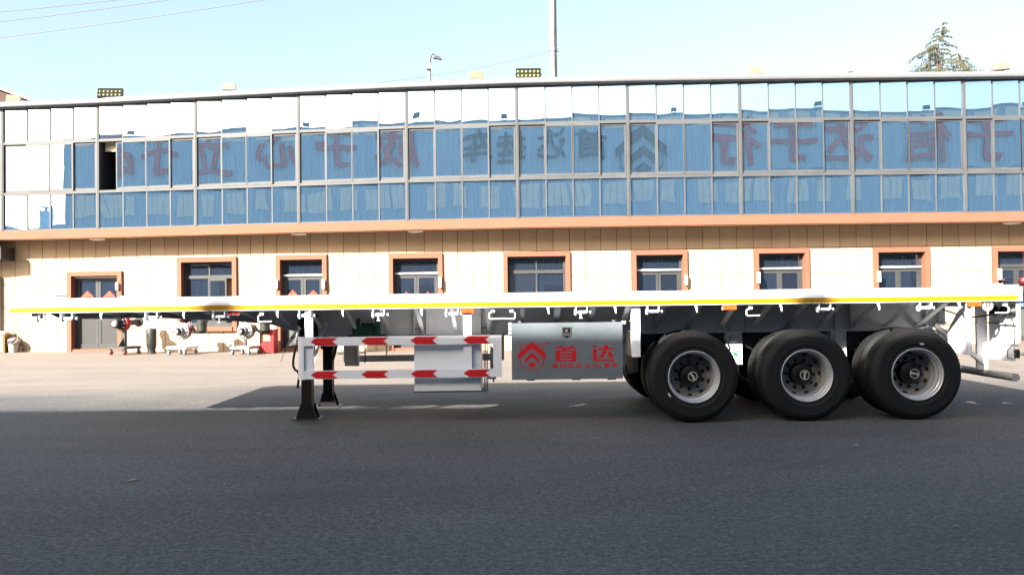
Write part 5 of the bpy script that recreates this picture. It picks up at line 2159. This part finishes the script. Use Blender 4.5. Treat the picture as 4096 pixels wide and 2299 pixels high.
# black bin
p = by_wall(607, .95)
bn = empty('black_bin', p)
tag(bn, 'black round bin with a slot standing between two axle trolleys', 'bin')
mb = MB()
mb.lathe([(.0, .0), (.122, .0), (.122, .02), (.106, .03), (.102, .13), (.110, .16), (.126, .20), (.130, .35), (.128, .63), (.122, .645), (.120, .66), (.108, .665), (.108, .60), (.0, .59)], p, 'z', 36)
mb.build('body', 'plastic_black', bn)
mb = MB()
mb.lathe([(.131, .525), (.133, .53), (.133, .54), (.131, .545)], p, 'z', 36)
mb.lathe([(.122, .150), (.126, .155), (.122, .16)], p, 'z', 36)
mb.build('rim', 'plastic_black', bn)
mb = MB()
a = R(248)
c = p + Vector((.1325 * math.cos(a), .1325 * math.sin(a), .42))
tg = Vector((-math.sin(a), math.cos(a), 0))
mb.add([c - tg * .036 + Vector((0, 0, -.07)), c + tg * .02 + Vector((0, 0, -.05)), c + tg * .036 + Vector((0, 0, .10)), c - tg * .036 + Vector((0, 0, .12))], [(0, 1, 2, 3)])
mb.build('slot', 'hole_black', bn, smooth=False)
# the red extinguisher box
p = by_wall(1072, .85)
rb = empty('red_box', p)
tag(rb, 'red fire extinguisher box with a yellow notice by the door', 'fire box')
w2, d2, hh = .185, .15, .62
T = Matrix.Translation(p + Vector((0, .10, 0))) @ Matrix.Rotation(R(-6), 4, 'Z')
mb = MB(T)
mb.box(-w2, w2, -d2, d2, .035, hh - .03)
mb.build('body', 'box_red', rb, smooth=False)
mb = MB(T)
mb.box(-w2 - .015, w2 + .015, -d2 - .02, d2 + .01, hh - .029, hh)
mb.box(-w2 + .02, w2 - .02, -d2 - .022, -d2 - .0205, hh - .07, hh - .03)
mb.build('lid', 'box_red', rb, smooth=False)
mb = MB(T)
for sx in (-1, 1):
    for sy in (-1, 1):
        mb.box(sx * (w2 - .03) - .03, sx * (w2 - .03) + .03, sy * (d2 - .03) - .03, sy * (d2 - .03) + .03, 0, .0345)
mb.build('foot', 'box_red', rb, smooth=False)
mb = MB(T)
mb.box(-w2 + .05, w2 - .09, -d2 - .004, -d2 - .0005, hh - .29, hh - .14)
nt_ = mb.build('notice', 'paper_yellow', rb, smooth=False)
mb = MB(T)
for k in range(4):
    mb.box(-w2 + .07 + .06 * (k % 2), -w2 + .10 + .06 * (k % 2), -d2 - .006, -d2 - .0045, hh - .25 + .03 * (k // 2), hh - .235 + .03 * (k // 2))
mb.box(-w2 + .08, w2 - .13, -d2 - .006, -d2 - .0045, hh - .165, hh - .158)
mb.build('print', 'letter_black', nt_, smooth=False)
mb = MB(T)
mb.box(-w2 + .10, w2 - .15, -d2 - .003, -d2 - .0005, hh - .125, hh - .10)
mb.build('title_strip', 'paper_white', rb, smooth=False)

# far left corner: gilded cabinet, waste bucket, brooms
p = by_wall(20, .42)
gb = empty('gilded_cabinet', p)
tag(gb, 'low white cabinet with gold edges cut off by the left border', 'cabinet')
xr_ = W(16, 1360, p.y).x
mb = MB()
G0 = p.z - .01
mb.box(xr_ - .9, xr_ - .04, p.y + .01, p.y + .25, G0 + .03, G0 + .50)
mb.build('body', 'lamp_white', gb, smooth=False)
mb = MB()
mb.box(xr_ - .039, xr_ + .02, p.y, p.y + .25, G0, G0 + .50)
mb.box(xr_ - .95, xr_ + .05, p.y - .01, p.y + .27, G0 + .501, G0 + .535)
mb.build('gold_edge', 'gold', gb, smooth=False)
mb = MB()
mb.box(xr_ - .95, xr_ + .02, p.y - .02, p.y + .27, G0 + .560, G0 + .60)
mb.box(xr_ - .9, xr_, p.y, p.y + .25, G0 + .5355, G0 + .5595)
mb.build('top', 'lamp_white', gb, smooth=False)
p = by_wall(55, .25)
bk = empty('waste_bucket', p)
tag(bk, 'grey ribbed waste bucket stuffed with a dark bag at the left', 'bucket')
mb = MB()
mb.lathe([(.0, 0), (.105, 0), (.128, .24), (.135, .245), (.135, .255), (.12, .255), (.115, .20), (.0, .20)], p, 'z', 30, wob=lambda i, k: .002 if k % 2 else 0)
mb.build('body', 'bucket_grey', bk)
mb = MB()
rb_ = random.Random(4)
vs, fs = [], []
for i in range(6):
    for k in range(14):
        t = 6.283 * k / 14
        r_ = [.125, .16, .17, .14, .08, .01][i] * rb_.uniform(.88, 1.12)
        vs.append((p.x + .01 + r_ * math.cos(t), p.y + r_ * math.sin(t), p.z + [.24, .26, .31, .37, .41, .425][i] + rb_.uniform(-.012, .012)))
for i in range(5):
    for k in range(14):
        fs.append((i * 14 + k, i * 14 + (k + 1) % 14, (i + 1) * 14 + (k + 1) % 14, (i + 1) * 14 + k))
mb.add(vs, fs)
mb.build('waste_bag', 'bag_grey', bk, smooth=False)
for k, (xb_, xt_, lab) in enumerate(((36, 40, 'leftmost upright broom handle behind the grey bucket'), (78, 62, 'broom leaning left behind the grey bucket'))):
    a = by_wall(xb_ + 2, .16)
    Yb = a.y + .1
    t = W(xt_, 1262 if k == 0 else 1272, Yb)
    br_ = empty('broom', a)
    tag(br_, lab, 'broom', 'brooms by the bucket')
    mb = MB()
    d_ = (t - a).normalized()
    mb.cyl(a + d_ * .10, t, .010, seg=8)
    mb.build('handle', 'wood', br_)
    mb = MB()
    for q in range(26):
        o_ = Vector((-.07 + .14 * q / 25, 0, 0))
        mb.cyl(a + o_ + Vector((0, 0, .001)), a + o_ * .55 + d_ * .14, .004, .003, seg=4)
    mb.box(a.x - .05, a.x + .05, a.y - .015, a.y + .02, a.z + .12, a.z + .155)
    mb.build('bristles', 'wood', br_, smooth=False)

# red lantern and a small blue sign at the last door
Yd = yg(4070) + OVER + .12
c = W(4095, 1124, Yd - .3)
ln = empty('red_lantern', c + Vector((0, 0, .2)))
tag(ln, 'red paper lantern hanging in the last doorway at the right edge', 'lantern')
mb = MB()
mb.lathe([(.03, -.11), (.08, -.09), (.125, -.03), (.13, .02), (.10, .08), (.03, .11)], c, 'z', 20)
mb.build('shade', 'lantern_red', ln)
mb = MB()
mb.cyl(c + Vector((0, 0, .11)), c + Vector((0, 0, .82)), .004, seg=5)
mb.cyl(c + Vector((0, 0, -.14)), c + Vector((0, 0, -.11)), .03, seg=10)
mb.cyl(c + Vector((0, 0, -.30)), c + Vector((0, 0, -.14)), .02, .028, seg=8)
mb.build('tassel', 'lantern_red', ln)
a, b = W(4079, 1226, Yd - .02), W(4130, 1210, Yd - .02)
mb = MB()
mb.box(a.x, b.x, Yd - .03, Yd - .012, a.z, b.z)
o = mb.build('blue_sign', 'sign_blue', org=((a.x + b.x) / 2, Yd - .02, a.z), smooth=False)
tag(o, 'small blue plate on the last door at the right edge', 'sign')
mb = MB()
for k in range(2):
    mb.box(a.x + .03 + .09 * k, a.x + .07 + .09 * k, Yd - .033, Yd - .0305, a.z + .035, a.z + .07)
mb.build('marking', 'paper_white', o, smooth=False)

# dry leaves and scraps on the asphalt
LV = [(3890, 1612, .14, 'large pale dry leaf on the asphalt right of the last wheel'), (1390, 2130, .04, 'ochre scrap lowest on the left foreground asphalt'), (530, 1922, .12, 'wide pale paper scrap on the left foreground asphalt'),
      (2300, 1630, .11, 'thin straw lying left of the first wheel'), (3430, 1782, .10, 'flat pale scrap on the asphalt below the last wheel'), (145, 1962, .045, 'small scrap nearest the left border on the foreground asphalt'),
      (1080, 2062, .04, 'small white scrap in the middle of the foreground asphalt'), (3820, 2104, .06, 'pale scrap low on the right foreground asphalt'), (3160, 2262, .04, 'scrap at the very bottom of the foreground asphalt')]
for k, (px, py, sz, lab) in enumerate(LV):
    p = ground_at(px, py)
    rr_ = random.Random(k)
    mb = MB()
    n = 7
    an = rr_.uniform(0, 6)
    vs = [(p.x, p.y, .010)]
    for i in range(n):
        t = 6.283 * i / n
        r_ = sz * .5 * rr_.uniform(.5, 1.1)
        ex, ey = r_ * math.cos(t), r_ * .45 * math.sin(t)
        vs.append((p.x + ex * math.cos(an * .12) - ey * math.sin(an * .12), p.y + ex * math.sin(an * .12) + ey, .003 + rr_.uniform(0, .012)))
    mb.add(vs, [(0, i + 1, (i + 1) % n + 1) for i in range(n)])
    o = mb.build('dry_leaf', 'leaf_dry', org=p, smooth=False)
    tag(o, lab, 'leaf', 'dry leaves and scraps on the asphalt')
